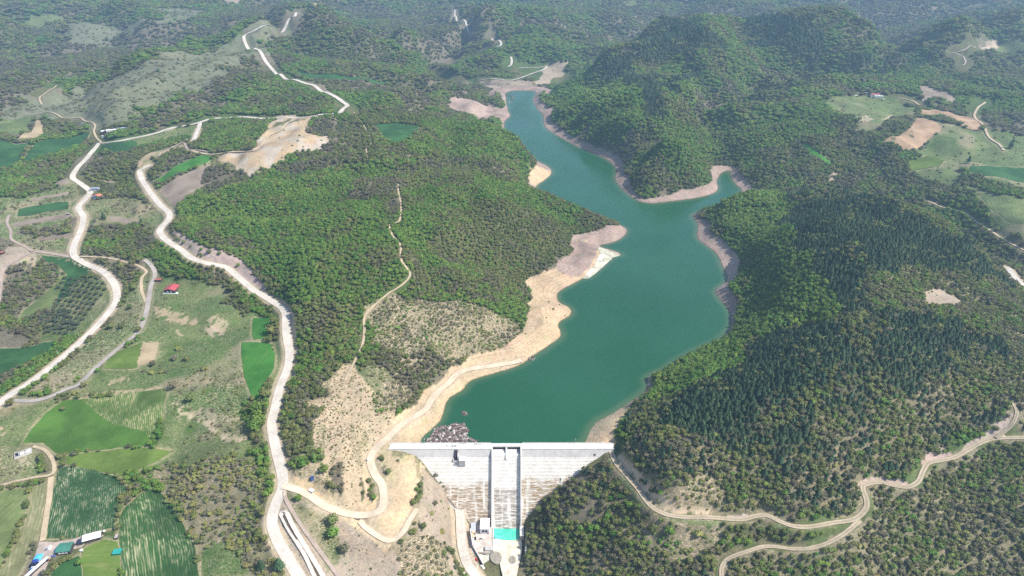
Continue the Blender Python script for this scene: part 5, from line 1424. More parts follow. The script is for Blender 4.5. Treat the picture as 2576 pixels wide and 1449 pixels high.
for s in (-1, 1):
    MB().cylx(-.9, s * .85, .8, .8, .35, 14).build("rear_wheel", TYRE, r); MB().cylx(1.2, s * .6, .45, .45, .22, 12).build("front_wheel", TYRE, r)

# the other houses
p_ = G(428, 737)
r = building("house", "house with a big crimson red roof beside the grey lane", "house", (p_[0], p_[1] + 8, p_[2]), math.radians(-3), 16.5, 17, 4.6, Rf("crimson_roof", (.42, .085, .10)), flat("black_gable", (.05, .045, .045), .6, .1), 'y', 2.6, wins=2, doors=0, over=.7, front_win=WHITE)
MB().box(9.2, 13.5, -9.5, 9, -1, .5).build("terrace", WHITE, r); MB().box(-9.5, 13.5, -11, -10.2, -1, 1.0).build("terrace_wall", WHITE, r)
MB().box(-9.6, -9.2, -10, 9, -1, 1.0).build("terrace_wall", WHITE, r)
p_ = G(400, 706); building("shed", "small red roofed shed by the bend of the grey lane", "shed", p_, math.radians(5), 9, 6, 2.8, Rf("dull_red_roof", (.32, .12, .10)), DK, 'x', 1.0, wins=0, doors=1)
p_ = G(240, 479); building("house", "flat grey roofed house right beside the white road bend", "house", p_, math.radians(12), 15, 10, 5.5, Rf("slate_grey_roof", (.26, .28, .34)), flat("pale_blue_grey_wall", (.52, .54, .60), .7, .05), 'x', 1.2, wins=3)
p_ = G(247, 498); building("house", "pale blue walled house with an orange tiled roof by the white road", "house", p_, math.radians(-4), 15, 10, 5.4, Rf("orange_tile_roof", (.58, .20, .12)), flat("sky_blue_wall", (.42, .50, .66), .7, .04), 'y', 2.2, wins=3)
a21 = math.radians(20)
building("livestock_barn", "short ribbed white barn at the left end of the long barn row", "barn", G(263, 333), a21, 13, 9, 4, MATS["white_sheet_roof"], DK, 'x', 1.2, wins=0, group='barns in a row')
building("livestock_barn", "long plain white roofed barn in the middle of the barn row", "barn", G(284, 330), a21, 28, 9, 4, MATS["white_sheet_roof"], flat("cream_wall", (.62, .58, .54), .8, .05), 'x', 1.2, wins=0, group='barns in a row')
building("livestock_barn", "grey blue roofed barn at the right end of the barn row", "barn", G(309, 326), a21, 21, 9, 4, Rf("blue_grey_sheet", (.42, .48, .56)), MATS["cream_wall"], 'x', 1.2, wins=0, group='barns in a row')
building("hut", "small pink walled hut below the left end of the barn row", "hut", G(262, 344), .2, 9, 6, 3, Rf("pink_roof", (.50, .40, .42)), WHITE, 'x', .8, wins=0)
building("farmhouse", "far farmhouse with a red roof and a bright white front awning", "farmhouse", G(2200, 241), math.radians(-6), 22, 9, 4.5, Rf("red_tile_far_roof", (.42, .10, .10)), WHITE, 'x', 1.8, wins=4)
building("lean_to", "white roofed lean to in front of the far red roofed farmhouse", "lean-to", G(2210, 244), math.radians(-6), 22, 6, 3.2, MATS["white_sheet_roof"], WHITE, 'flat', wins=0)
for u_, v_, w_, lb in ((2159, 236, 5, "tiny white hut at the far left of the distant farm"), (2153, 242, 8, "pale low shed at the left end of the distant farm"), (2180, 236, 6, "small dark shed between the distant farm's huts and farmhouse"),
                       (2222, 252, 5, "tiny white hut right below the distant farmhouse"), (2184, 224, 6, "small blue grey hut above the distant farm's track")):
    building("hut", lb, "hut", G(u_, v_), .2, w_, w_ * .7, 2.6, WHITE if 'white' in lb or 'pale' in lb else MATS["grey_blue_roof"], DK, 'flat', wins=0)
building("depot", "white roofed building at the end of a track at the top left", "building", G(405, 15), .1, 40, 16, 6, MATS["white_sheet_roof"], MATS["cream_wall"], 'x', 2, wins=0)
building("hut", "small white building by the little bridge left of the quarry", "hut", G(455, 357), .3, 8, 5, 3, WHITE, MATS["cream_wall"], 'flat', wins=0, group=None)
building("hut", "second small white building near the quarry bridge, further right", "hut", G(468, 354), .3, 6, 5, 3, WHITE, MATS["cream_wall"], 'flat', wins=0)
building("pump_house", "small pale building on the far left lake shore", "pump house", G(1264, 243), .1, 12, 8, 5, Rf("peach_roof", (.55, .45, .38)), WHITE, 'x', 1.2, wins=2)
building("hut", "small dark red hut at the left edge among trees", "hut", G(5, 638), .2, 9, 6, 3, MATS["dull_red_roof"], DK, 'x', 1, wins=0)
building("hut", "small grey hut beside the terraced fields left of the white road", "hut", G(171, 540), .2, 5, 4, 2.6, MATS["grey_sheet"], DK, 'flat', wins=0)
# half built foundation
p_ = G(57, 1141)
r = empty("building_foundation", p_, math.radians(32)); tag(r, "pale concrete foundation of a half built house inside the track's loop", "foundation")
MB().box(-8, 9, -4.5, 4.5, -2, .6).build("slab", CON, r)
for i, x in enumerate((-7.6, -2.5, 3.0, 8.4)): MB().box(x, x + .4, -4.4, 4.4, .6, 2.0 if i < 3 else 1.4).build("partition", CONG, r)
for y in (-4.4, 4.0): MB().box(-7.2, 8.4, y, y + .4, .6, 1.6).build("partition", CONG, r)
for x, y in ((-5.5, 1.2), (-5.0, -2.0)):
    MB().box(x - 1.4, x + 1.4, y - .9, y + .9, .6, 1.9).build("tank", NAVY, r)

# utility poles along the left road
WOOD = flat("grey_pole_wood", (.50, .47, .42), .9, .05)
PT = [(268, 770, 288), (233, 808, 0), (200, 850, 0), (148, 897, 0), (80, 943, 0), (2, 1000, 0), (273, 634, 0), (230, 638, 0), (175, 628, 0), (191, 590, 0), (357, 648, 0), (384, 668, 0)]
PL = ["beside the outer bend of the white road at the orchard's upper right corner", "on the verge right of the orchard", "on the verge by the orchard's lower end",
      "left of the white road above the hedge", "left of the white road beside the long hedge", "at the left edge where the white road leaves the photo",
      "among bushes right of the white road's upper bend", "just right of the white road's upper bend", "left of the white road's upper bend",
      "left of the white road beside the terraced fields", "at the upper end of the grey lane", "between the grey lane and the red roofed house's hedge"]
for (u_, v_, _), lb in zip(PT, PL):
    p_ = G(u_, v_)
    r = empty("utility_pole", (p_[0], p_[1], p_[2] - .5), random.uniform(-.2, .2) + .9); tag(r, "utility pole " + lb, "utility pole", "utility poles along the white road")
    MB().cyl(0, 0, 0, 10, .22, 8, .15).build("pole", WOOD, r)
    MB().box(-1.0, 1.0, -.08, .08, 9.2, 9.4).build("crossarm", WOOD, r)
    for x in (-.85, 0, .85): MB().cyl(x, 0, 9.4, 9.65, .08, 6).build("insulator", WHITE, r)

# concrete channel at the bottom
ch = empty("drainage_channel", G(724, 1310)); tag(ch, "pale concrete drainage channel with a dark ditch beside the white road", "drainage channel")
def lip(trace, w, z_, nm, mat, h=.9):
    P = resample(cast(uvs(trace)), 2.5)
    d = np.gradient(P[:, :2], axis=0); d /= np.hypot(d[:, 0], d[:, 1])[:, None]
    nn = np.stack([-d[:, 1], d[:, 0]], 1); V = []; Fq = []
    zc = hfull(P[:, 0], P[:, 1])
    for i in range(len(P)):
        for s_, zz in ((-1, -1.5), (-1, z_), (1, z_), (1, -1.5)):
            q = P[i, :2] + nn[i] * s_ * w / 2
            V.append((q[0] - ch.location.x, q[1] - ch.location.y, zc[i] + zz - ch.location.z))
        if i:
            for k_ in range(3):
                a = (i - 1) * 4 + k_; Fq.append((a, a + 1, a + 5, a + 4))
    n_ = len(P) * 4
    Fq += [(0, 3, 2, 1), (n_ - 4, n_ - 3, n_ - 2, n_ - 1)]
    mesh_obj(nm, V, Fq, mat, ch)
CH = flat("pale_channel_concrete", (.55, .49, .43), .9, .1, .3)
lip("706 1294;722 1325;745 1362;768 1400;790 1449;800 1475", 3.6, .9, "channel_wall", CH)
lip("722 1292;738 1325;762 1366;786 1405;812 1449;825 1475", 4.2, .9, "channel_wall", CH)
lip("714 1296;730 1327;754 1366;778 1405;802 1449;813 1475", 2.2, .25, "channel_bed", flat("dark_ditch", (.10, .08, .06), .9, .1))
lip("704 1294;708 1289;714 1287;720 1289;724 1293", 2.4, .88, "channel_head", CH)

# debris raft behind the dam
def rock_mesh(rr, n=1):
    bm = bmesh.new(); bmesh.ops.create_icosphere(bm, subdivisions=n, radius=1)
    for v_ in bm.verts: v_.co *= rr.uniform(.65, 1.25)
    out = ([tuple(v_.co) for v_ in bm.verts], [tuple(v_.index for v_ in f.verts) for f in bm.faces]); bm.free(); return out
RK = [rock_mesh(random.Random(i)) for i in range(6)]
def raft(name, label, poly_uv, count, smin, smax, z_, mats, cat="debris"):
    P = at_z(uvs(poly_uv), 0)
    lo, hi = P.min(0), P.max(0); V = []; Fq = []; MI = []
    k = 0; rr = random.Random(5)
    while k < count:
        x = rr.uniform(lo[0], hi[0]); y = rr.uniform(lo[1], hi[1])
        if not in_poly(np.array([x]), np.array([y]), P)[0] or y < Y_UP + .6: continue
        if fbm(np.array([x]), np.array([y]), 8, 2, 700)[0] < (.34 if count > 500 else .3): k += .35; continue
        vs, fs = rr.choice(RK); s = rr.uniform(smin, smax) * (1 if rr.random() > .1 else 1.6); n0 = len(V)
        ax = (rr.uniform(.7, 1.8), rr.uniform(.6, 1.1), rr.uniform(.4, .75)); a = rr.uniform(0, 6.28)
        for q in vs:
            X_, Y_ = q[0] * ax[0] * s, q[1] * ax[1] * s
            V.append((x + X_ * math.cos(a) - Y_ * math.sin(a), y + X_ * math.sin(a) + Y_ * math.cos(a), z_ + q[2] * ax[2] * s))
        mi = rr.choices(range(len(mats)), weights=[6, 3, 2][:len(mats)])[0]
        for f_ in fs: Fq.append(tuple(n0 + i for i in f_)); MI.append(mi)
        k += 1
    o = mesh_obj(name, V, Fq, mats); o.data.polygons.foreach_set('material_index', MI)
    tag(o, label, cat, kind='stuff')
MD = [flat("mauve_brown_wood", (.11, .078, .072), .95, .2, 1.2), flat("driftwood", (.24, .185, .165), .95, .15, 1.2), flat("bleached_wood", (.50, .45, .42), .9, .1, 1.2)]
raft("floating_debris", "mauve brown raft of floating debris against the dam", "1083 1100;1094 1078;1112 1070;1128 1072;1146 1063;1168 1068;1180 1085;1172 1096;1200 1110;1196 1116;1082 1116;1070 1110", 1500, .5, 1.5, .25, MD)
raft("floating_debris", "small clump of floating debris out on the lake", "1160 1043;1166 1034;1176 1038;1178 1045;1168 1046", 45, .4, 1.1, .2, MD)
raft("shore_boulders", "grey boulders at the tip of the sandy headland", "1316 905;1322 897;1340 893;1348 900;1340 908;1325 907", 60, .5, 1.3, .4, MD, "boulders")
raft("shore_boulders", "boulders in the shallows of the middle left cove", "1402 764;1415 768;1434 778;1440 792;1420 786;1405 775", 60, .4, 1.1, .3, MD, "boulders")
raft("shore_boulders", "pale rocks standing in the lake's far left corner", "1272 235;1296 240;1300 252;1284 262;1272 256", 50, 1.0, 2.6, .4, MD, "boulders")
# pale slabs on the headland
P = cast(uvs("1503 622;1540 635;1560 642;1545 652;1510 682;1482 702;1466 700;1490 682;1500 655;1510 640"))
sheet("gravel_bar", P[:, :2], flat("pale_gravel_bar", (.44, .42, .33), .95, .16, .1), .45)
P = cast(uvs("1508 642;1522 640;1514 655;1500 656")); sheet("concrete_slab", P[:, :2], CON, .7, 3, rough_edge=.2)
P = cast(uvs("1486 676;1498 678;1484 692;1474 692")); sheet("concrete_slab", P[:, :2], CON, .7, 3, rough_edge=.4)
# ------------------------------------------------------------------ vegetation
def leaf_mat(name, c, c2, spread=.5):
    m, nt, b = new_mat(name)
    oi = nd(nt, "ShaderNodeObjectInfo")
    rnd = oi.outputs['Random']; loc = oi.outputs['Location']
    big = noise(nt, loc, .012, 3); p = pos(nt)
    fine = noise(nt, p, .8, 2)
    base = mixc(nt, mth(nt, 'ADD', mth(nt, 'MULTIPLY', ramp(nt, big, .35, .65), .6), mth(nt, 'MULTIPLY', rnd, .4)), c, c2)
    hsv = nd(nt, "ShaderNodeHueSaturation", {'Color': base, 'Hue': mth(nt, 'ADD', .5, mth(nt, 'MULTIPLY', mth(nt, 'SUBTRACT', rnd, .5), -.05)),
             'Value': mth(nt, 'ADD', 1 - spread / 2 - .12, mth(nt, 'ADD', mth(nt, 'MULTIPLY', mth(nt, 'FRACT', mth(nt, 'MULTIPLY', rnd, 7.31)), spread), mth(nt, 'MULTIPLY', fine, .25)))})
    nt.links.new(hsv.outputs[0], b.inputs['Base Color'])
    b.inputs['Roughness'].default_value = .75
    return m
LEAF = {
 'bright': leaf_mat("bright_green_leaves", (.095, .175, .030), (.145, .225, .045)),
 'olive': leaf_mat("olive_green_leaves", (.112, .138, .042), (.165, .178, .062)),
 'brown': leaf_mat("budding_grey_brown_twigs", (.112, .112, .062), (.155, .142, .086)),
 'pine': leaf_mat("pine_needles", (.034, .070, .036), (.064, .102, .046), .8),
 'yellow': leaf_mat("yellow_green_leaves", (.145, .165, .042), (.210, .205, .070)),
 'silver': leaf_mat("silver_olive_leaves", (.055, .075, .045), (.080, .100, .062)),
}
BARK = flat("bark", (.10, .075, .055), .95, .1)

def crown_geo(seed, kind, detail=1):
    """crown of noisy lobes with loose leaf clumps around them; unit radius 1, base at z = 0"""
    rr = np.random.default_rng(seed)
    V = []; Fc = []
    def lobe(cx, cy, cz, r, rz, sub=1):
        bm = bmesh.new(); bmesh.ops.create_icosphere(bm, subdivisions=sub, radius=1)
        n0 = len(V)
        for v in bm.verts:
            k = rr.uniform(.72, 1.22)
            V.append((cx + v.co.x * r * k, cy + v.co.y * r * k, cz + v.co.z * rz * k))
        for f in bm.faces: Fc.append(tuple(n0 + v.index for v in f.verts))
        bm.free()
    def leaf(p, s, nrm):
        n0 = len(V)
        nrm = nrm / np.linalg.norm(nrm); a = np.cross(nrm, rr.normal(size=3)); a /= np.linalg.norm(a); b_ = np.cross(nrm, a)
        for t_ in (0, 1, 2, 3):
            an = t_ * math.pi / 2 + rr.uniform(-.4, .4); q = p + s * (a * math.cos(an) + b_ * math.sin(an) * .8) * rr.uniform(.7, 1.2)
            V.append(tuple(q))
        Fc.append((n0, n0 + 1, n0 + 2, n0 + 3))
    if kind == 'pine':
        H = 2.25
        for k in range(6):
            t_ = k / 5; z = .45 + t_ * (H - .75); r = (1 - t_ * .66) * .98
            n = 9; n0 = len(V); V.append((0, 0, z + .62))
            off = rr.uniform(0, 6)
            for i in range(n * 2):
                a = off + i * math.pi / n; q = r * (1.0 if i % 2 == 0 else .62) * rr.uniform(.78, 1.18)
                V.append((q * math.cos(a), q * math.sin(a), z + rr.uniform(-.16, .12) - (.05 if i % 2 == 0 else -.1)))
            for i in range(n * 2): Fc.append((n0, n0 + 1 + i, n0 + 1 + (i + 1) % (n * 2)))
        for k in range(34):
            t_ = rr.uniform(0, 1); a = rr.uniform(0, 6.28); r = (1 - t_ * .8) * .85; p = np.array([r * math.cos(a), r * math.sin(a), .5 + t_ * (H - .6)])
            leaf(p, rr.uniform(.14, .26), np.array([math.cos(a) * .6, math.sin(a) * .6, 1 + rr.uniform(-.5, .5)]))
    elif kind == 'shrub':
        for k in range(3):
            a = rr.uniform(0, 6.28); lobe(.38 * math.cos(a), .38 * math.sin(a), .42, rr.uniform(.42, .62), rr.uniform(.38, .55))
        for k in range(26):
            d = rr.normal(size=3); d /= np.linalg.norm(d); d[2] = abs(d[2])
            leaf(np.array([0, 0, .3]) + d * np.array([.88, .88, .72]) * rr.uniform(.75, 1.1), rr.uniform(.12, .26), d + rr.normal(size=3) * .5)
    else:
        lobe(0, 0, 1.02, .70, .62)
        for k in range(6):
            a = k * 1.05 + rr.uniform(-.4, .4); q = rr.uniform(.42, .62)
            lobe(q * math.cos(a), q * math.sin(a), rr.uniform(.75, 1.35), rr.uniform(.30, .50), rr.uniform(.28, .44))
        for k in range(60):
            d = rr.normal(size=3); d /= np.linalg.norm(d)
            if d[2] < -.35: d[2] = -d[2]
            leaf(np.array([0, 0, 1.02]) + d * np.array([.98, .98, .84]) * rr.uniform(.78, 1.14), rr.uniform(.11, .25), d + rr.normal(size=3) * .6)
    return V, Fc
def trunk_geo(kind):
    m = MB()
    h = {'pine': 2.4, 'shrub': .35, 'broad': .9}[kind]
    r = {'pine': .07, 'shrub': .05, 'broad': .09}[kind]
    m.cyl(0, 0, -.25, h, r * 1.3, 6, r * .5)
    if kind == 'broad':
        for a in (.3, 2.4, 4.5):
            n0 = len(m.v); m.cyl(0, 0, 0, .6, r * .5, 4, r * .25)
            for i in range(n0, len(m.v)):
                x, y, z = m.v[i]; m.v[i] = (x + z * .7 * math.cos(a), y + z * .7 * math.sin(a), z * .8 + .45)
    return m.v, m.f
SHAPES = {k: [crown_geo(100 + 7 * i + j, k) for i in range(3)] for j, k in enumerate(('broad', 'pine', 'shrub'))}
SHAPE_OF = {'bright': 'broad', 'olive': 'broad', 'brown': 'broad', 'pine': 'pine', 'yellow': 'shrub', 'silver': 'broad'}
crown_me = {}; trunk_me = {}; proto = {}
def me_of(name, VF, mats, mi=None):
    me = bpy.data.meshes.new(name); me.from_pydata(VF[0], [], VF[1])
    for m in mats: me.materials.append(m)
    if mi is not None: me.polygons.foreach_set('material_index', mi)
    me.update(); return me
for k in ('broad', 'pine', 'shrub'):
    trunk_me[k] = me_of("trunk", trunk_geo(k), [BARK])
def get_crown(sp, i, sh=None):
    sh = sh or SHAPE_OF[sp]
    key = (sp, i, sh)
    if key not in crown_me: crown_me[key] = me_of("crown", SHAPES[sh][i], [LEAF[sp]])
    return crown_me[key]
def get_proto(sp, i, sh):
    key = (sp, i, sh)
    if key not in proto:
        V, Fc = SHAPES[sh][i]; tv, tf = trunk_geo(sh)
        me = me_of("tree_form", (list(V) + list(tv), list(Fc) + [tuple(q + len(V) for q in f) for f in tf]), [LEAF[sp], BARK], [0] * len(Fc) + [1] * len(tf))
        proto[key] = bpy.data.objects.new("tree_form", me)       # never linked: only its mesh is instanced
    return proto[key]

# candidate points in bands that thin out with distance
pts = []
bands = [(230, 1300, 4.4), (1300, 1900, 6.0), (1900, 2800, 8.8), (2800, 4200, 12.5), (4200, 7500, 20.0)]
for r0, r1, s in bands:
    xs_ = np.arange(-r1, r1, s); ys_ = np.arange(120, r1, s)
    X_, Y_ = np.meshgrid(xs_, ys_)
    X_ = X_ + rng.uniform(-.48, .48, X_.shape) * s; Y_ = Y_ + rng.uniform(-.48, .48, Y_.shape) * s
    X_ = X_.ravel(); Y_ = Y_.ravel(); d = np.hypot(X_, Y_)
    m = (d >= r0) & (d < r1) & (np.abs(X_) < .83 * (0.883 * Y_ + .47 * CAM_H) + 12) & (Y_ > 380)
    pts.append(np.column_stack([X_[m], Y_[m], np.full(m.sum(), s)]))
pts = np.vstack(pts)
x, y, s = pts.T
z = hfull(x, y)
# in the picture (with a margin)?
dep = y * CP - (z - CAM_H) * SP; up = y * SP + (z - CAM_H) * CP
vv_ = 724.5 - up / dep * FPX; uu_ = 1288 + x / dep * FPX
m = (vv_ < 1530) & (vv_ > -60) & (uu_ > -90) & (uu_ < 2666) & (np.abs(x) < 5200)
x, y, s, z, vv_, uu_ = [q[m] for q in (x, y, s, z, vv_, uu_)]
cls_t = land_class(x, y)
cover = np.array([CLS[c][1] for c in CN])[cls_t]
shares = np.array([CLS[c][2] for c in CN])[cls_t]
size = np.array([CLS[c][3] for c in CN])[cls_t]
ld = np.where(NEAR.inside(x, y, 3), NEAR.sample(x, y, NEAR.LD), FAR.sample(x, y, FAR.LD))
rd = np.where(NEAR.inside(x, y, 3), NEAR.sample(x, y, NEAR.ROAD), FAR.sample(x, y, FAR.ROAD) if hasattr(FAR, 'ROAD') else 99)
bv = np.where(NEAR.inside(x, y, 3), NEAR.sample(x, y, NEAR.bv), FAR.sample(x, y, FAR.bv))
bv = np.where(rd < 900, bv, 1)
gap = fbm(x, y, 26, 3, 400)
cov = cover * np.where(cover > .9, 1, .35 + 1.3 * sstep(.3, .62, gap))
small = np.isin(cls_t, [CI['T'], CI['S']])
ok = (rng.random(len(x)) < cov) & (ld > 3) & (rd > np.where(bv < .05, 2.3, np.where((bv > .9) & (y > 1050), np.where(y > 1800, 20.0, 11.0), 2.4 + s * .18))) & (z > .8 - 200 * (y < Y_UP))
ok &= ~((x > -145) & (x < 118) & (y > 535) & (y < 606) & (z < 9.2) & (np.abs(z - (CREST - (Y_DN - y) / SLOPE)) < 2.5))
ok &= ~((x > -150) & (x < 124) & (y > 578) & (y < 612))
ok &= ~((x > -60) & (x < 16) & (y > 440) & (y < 600) & (z < -50))
for P in field_polys:
    lo_, hi_ = P.min(0) - 5, P.max(0) + 5
    q = ok & (x > lo_[0]) & (x < hi_[0]) & (y > lo_[1]) & (y < hi_[1])
    if q.any(): ok[np.where(q)[0][in_poly(x[q], y[q], P)]] = False
for Pb in [cast(uvs(b_[0]))[:, :2] for b_ in BANKS[:2] + BANKS[7:]]:
    ok &= ~(in_poly(x, y, Pb) & (rng.random(len(x)) < .93))
# keep buildings clear
blds = [o for o in COL.objects if o.type == 'EMPTY' and o.parent is None and o.name.split('.')[0] not in ('utility_pole', 'dam', 'drainage_channel')]
for o in blds:
    ok &= np.hypot(x - o.location.x, y - o.location.y) > 11
x, y, s, z, cls_t, shares, size, vv_, uu_, cover = [q[ok] for q in (x, y, s, z, cls_t, shares, size, vv_, uu_, cover)]
c_ = np.cumsum(shares, 1)
# species drift in patches rather than salt and pepper
u1 = np.clip(.5 * rng.random(len(x)) + .5 * (sstep(.3, .7, fbm(x, y, 34, 3, 500))), 0, .9999)
sp_i = (u1[:, None] > c_ / np.maximum(c_[:, -1:], 1e-6)).sum(1)
SP_ = ['bright', 'olive', 'brown', 'pine', 'yellow']
scl = s / 5.0 * 3.5 * rng.uniform(.62, 1.28, len(x)) * size
scl = np.where(s > 6, scl * 1.06, scl)
bigt = rng.random(len(x)) < .05
scl = np.where(bigt & (cover < .93), scl * 1.35, scl)
shrubby = np.isin(cls_t, [CI['S'], CI['T'], CI['Y'], CI['H'], CI['P'], CI['Q'], CI['V'], CI['D']]) & (sp_i != 3)
hgt = np.where(s > 8, .62, .9) * rng.uniform(.8, 1.2, len(x))
# extra small tufts on the eroded slopes near the dam
n = 30000
tx = rng.uniform(-320, 120, n); ty = rng.uniform(430, 900, n)
tc = land_class(tx, ty)
tr_ = NEAR.sample(tx, ty, NEAR.ROAD); tl = NEAR.sample(tx, ty, NEAR.LD)
dmf = ~((tx > -150) & (tx < 124) & (ty > 575) & (ty < 612))
pr = dmf * np.select([tc == CI['T'], tc == CI['S'], tc == CI['V'], tc == CI['Q']], [.75, .6, .12, .35], 0)
tk = (rng.random(n) < pr * sstep(.32, .6, fbm(tx, ty, 18, 3, 410))) & (tr_ > 1.5) & (tl > 4)
tx, ty = tx[tk], ty[tk]
tz = hfull(tx, ty)
k_ = len(tx)
x = np.r_[x, tx]; y = np.r_[y, ty]; z = np.r_[z, tz]; s = np.r_[s, np.full(k_, 2.)]
sp_i = np.r_[sp_i, rng.choice([1, 2, 2], k_)]; scl = np.r_[scl, rng.uniform(.55, 1.15, k_)]; shrubby = np.r_[shrubby, np.ones(k_, bool)]; hgt = np.r_[hgt, np.full(k_, .9)]
cls_t = np.r_[cls_t, tc[tk]]
dcam = np.sqrt(x * x + y * y + (z - CAM_H) ** 2)
print('trees', len(x), {SP_[i]: int((sp_i == i).sum()) for i in range(5)})

used_pt = np.zeros(len(x), bool)
KINDN = {
 ('bright', 'broad'): ("broadleaf_tree", "tree", "bright green broadleaf trees"),
 ('olive', 'broad'): ("olive_green_tree", "tree", "dull green broadleaf trees"),
 ('brown', 'broad'): ("budding_tree", "tree", "grey brown trees still without leaves"),
 ('pine', 'pine'): ("pine_tree", "pine tree", "dark pines of the plantation"),
 ('any', 'shrub'): ("shrub", "shrub", "low shrubs on the open slopes"),
}
def place_label(px, py, kind):
    """where a nearby tree stands, in words"""
    dep = py * CP - (hq - CAM_H) * SP
    u = 1288 + px / dep * FPX; v = 724.5 - (py * SP + (hq - CAM_H) * CP) / dep * FPX
    if u > 1300:
        if u < 1560: w = "below the dam's right end"
        elif u < 1840: w = "under the curving dirt track"
        elif u < 2200: w = "between the two dirt tracks"
        else: w = "in the bottom right corner"
        if v < 1300 and u > 1560: w = "above the curving dirt track"
    else:
        if u < 700: w = "left of the lower white road" if v > 1150 else "beside the left valley's lanes"
        elif u < 980: w = "near the drainage channel"
        else: w = "left of the powerhouse"
    w = w + ZONE(u, v)
    return w
def ZONE(u, v):
    if u > 1300:
        a = ["", ", left end", ", right end"][int(u / 90) % 3]
        b_ = ["", " low down", " higher up"][int(v / 60) % 3]
    else:
        a = ["", ", left part", ", right part"][int(u / 80) % 3]
        b_ = ["", " low down", " higher up"][int(v / 70) % 3]
    return b_ + a
def add_tree(name, cat, label, group, sp, sh, i, loc, rz, sc):
    r = empty(name, loc, rz); r.scale = sc; tag(r, label, cat, group)
    c = bpy.data.objects.new("crown", get_crown(sp, i, sh)); link(c, r)
    t_ = bpy.data.objects.new("trunk", trunk_me[sh]); link(t_, r)
    return r
DESC = {'bright': "bright leafy tree", 'olive': "dull leafy tree", 'brown': "grey brown budding tree", 'pine': "dark green pine"}
inv = (vv_.shape)
for (sp, sh), (nm, cat, grp) in KINDN.items():
    if sh == 'shrub': mk = shrubby.copy()
    else: mk = (~shrubby) & (sp_i == SP_.index(sp))
    dep = y * CP - (z - CAM_H) * SP
    vq = 724.5 - (y * SP + (z - CAM_H) * CP) / dep * FPX; uq = 1288 + x / dep * FPX
    mk &= (vq < 1455) & (uq > 0) & (uq < 2576) & (s > 3 if sh == 'shrub' else True)
    if sh == 'shrub': mk &= scl > 1.0
    cand = np.where(mk)[0]
    cand = cand[np.argsort(-(scl[cand] / dcam[cand]))][:300 if sh != 'shrub' else 295]
    for ci in cand:
        used_pt[ci] = True
        hq = z[ci]
        w = place_label(x[ci], y[ci], nm)
        spn = SP_[sp_i[ci]]
        if sh == 'shrub':
            lab = {'bright': 'green', 'olive': 'dull green', 'brown': 'brown', 'yellow': 'yellow green', 'pine': 'dark'}[spn] + " rounded shrub " + w
        else: lab = DESC[spn] + " " + w
        sc_x = float(scl[ci])
        q3 = np.quantile(scl[cand], [.35, .75]); lab = ('small ' if sc_x < q3[0] else 'medium ' if sc_x < q3[1] else 'large ') + lab

        add_tree(nm, cat, lab, grp + " " + place_label(x[ci], y[ci], nm).split(",")[0].replace(' low down', '').replace(' higher up', ''), spn, sh, int(rng.integers(3)), (float(x[ci]), float(y[ci]), float(z[ci]) - .15), float(rng.uniform(0, 6.28)), (sc_x, sc_x, sc_x * float(hgt[ci]) * (1.0 if sh != 'pine' else 1.0)))

def gn_group():
    ng = bpy.data.node_groups.new("scatter", 'GeometryNodeTree')
    ng.interface.new_socket(name="Geometry", in_out='INPUT', socket_type='NodeSocketGeometry')
    ng.interface.new_socket(name="Form", in_out='INPUT', socket_type='NodeSocketObject')
    ng.interface.new_socket(name="Geometry", in_out='OUTPUT', socket_type='NodeSocketGeometry')
    gi = ng.nodes.new("NodeGroupInput"); go = ng.nodes.new("NodeGroupOutput")
    mp = ng.nodes.new("GeometryNodeMeshToPoints")
    ip = ng.nodes.new("GeometryNodeInstanceOnPoints")
    oi = ng.nodes.new("GeometryNodeObjectInfo"); oi.inputs['As Instance'].default_value = False
    ar = ng.nodes.new("GeometryNodeInputNamedAttribute"); ar.data_type = 'FLOAT_VECTOR'; ar.inputs[0].default_value = "rot"
    as_ = ng.nodes.new("GeometryNodeInputNamedAttribute"); as_.data_type = 'FLOAT_VECTOR'; as_.inputs[0].default_value = "scl"
    er = ng.nodes.new("FunctionNodeEulerToRotation")
    L = ng.links.new
    L(gi.outputs[0], mp.inputs[0]); L(gi.outputs[1], oi.inputs[0]); L(mp.outputs[0], ip.inputs['Points'])
    L(oi.outputs['Geometry'], ip.inputs['Instance']); L(ar.outputs[0], er.inputs[0]); L(er.outputs[0], ip.inputs['Rotation'])
    L(as_.outputs[0], ip.inputs['Scale']); L(ip.outputs[0], go.inputs[0])
    return ng
NG = gn_group()
STN = {'bright': ("broadleaf_wood", "bright green broadleaf wood covering the hills", "wood"), 'olive': ("oak_wood", "dull olive green wood covering the hills", "wood"),
       'brown': ("budding_wood", "grey brown budding wood and scrub on the hills", "wood"), 'pine': ("pine_wood", "dark pine plantation on the hill right of the lake", "wood"), 'yellow': ("scrub", "yellow green scrub at the bottom of the photo", "scrub")}
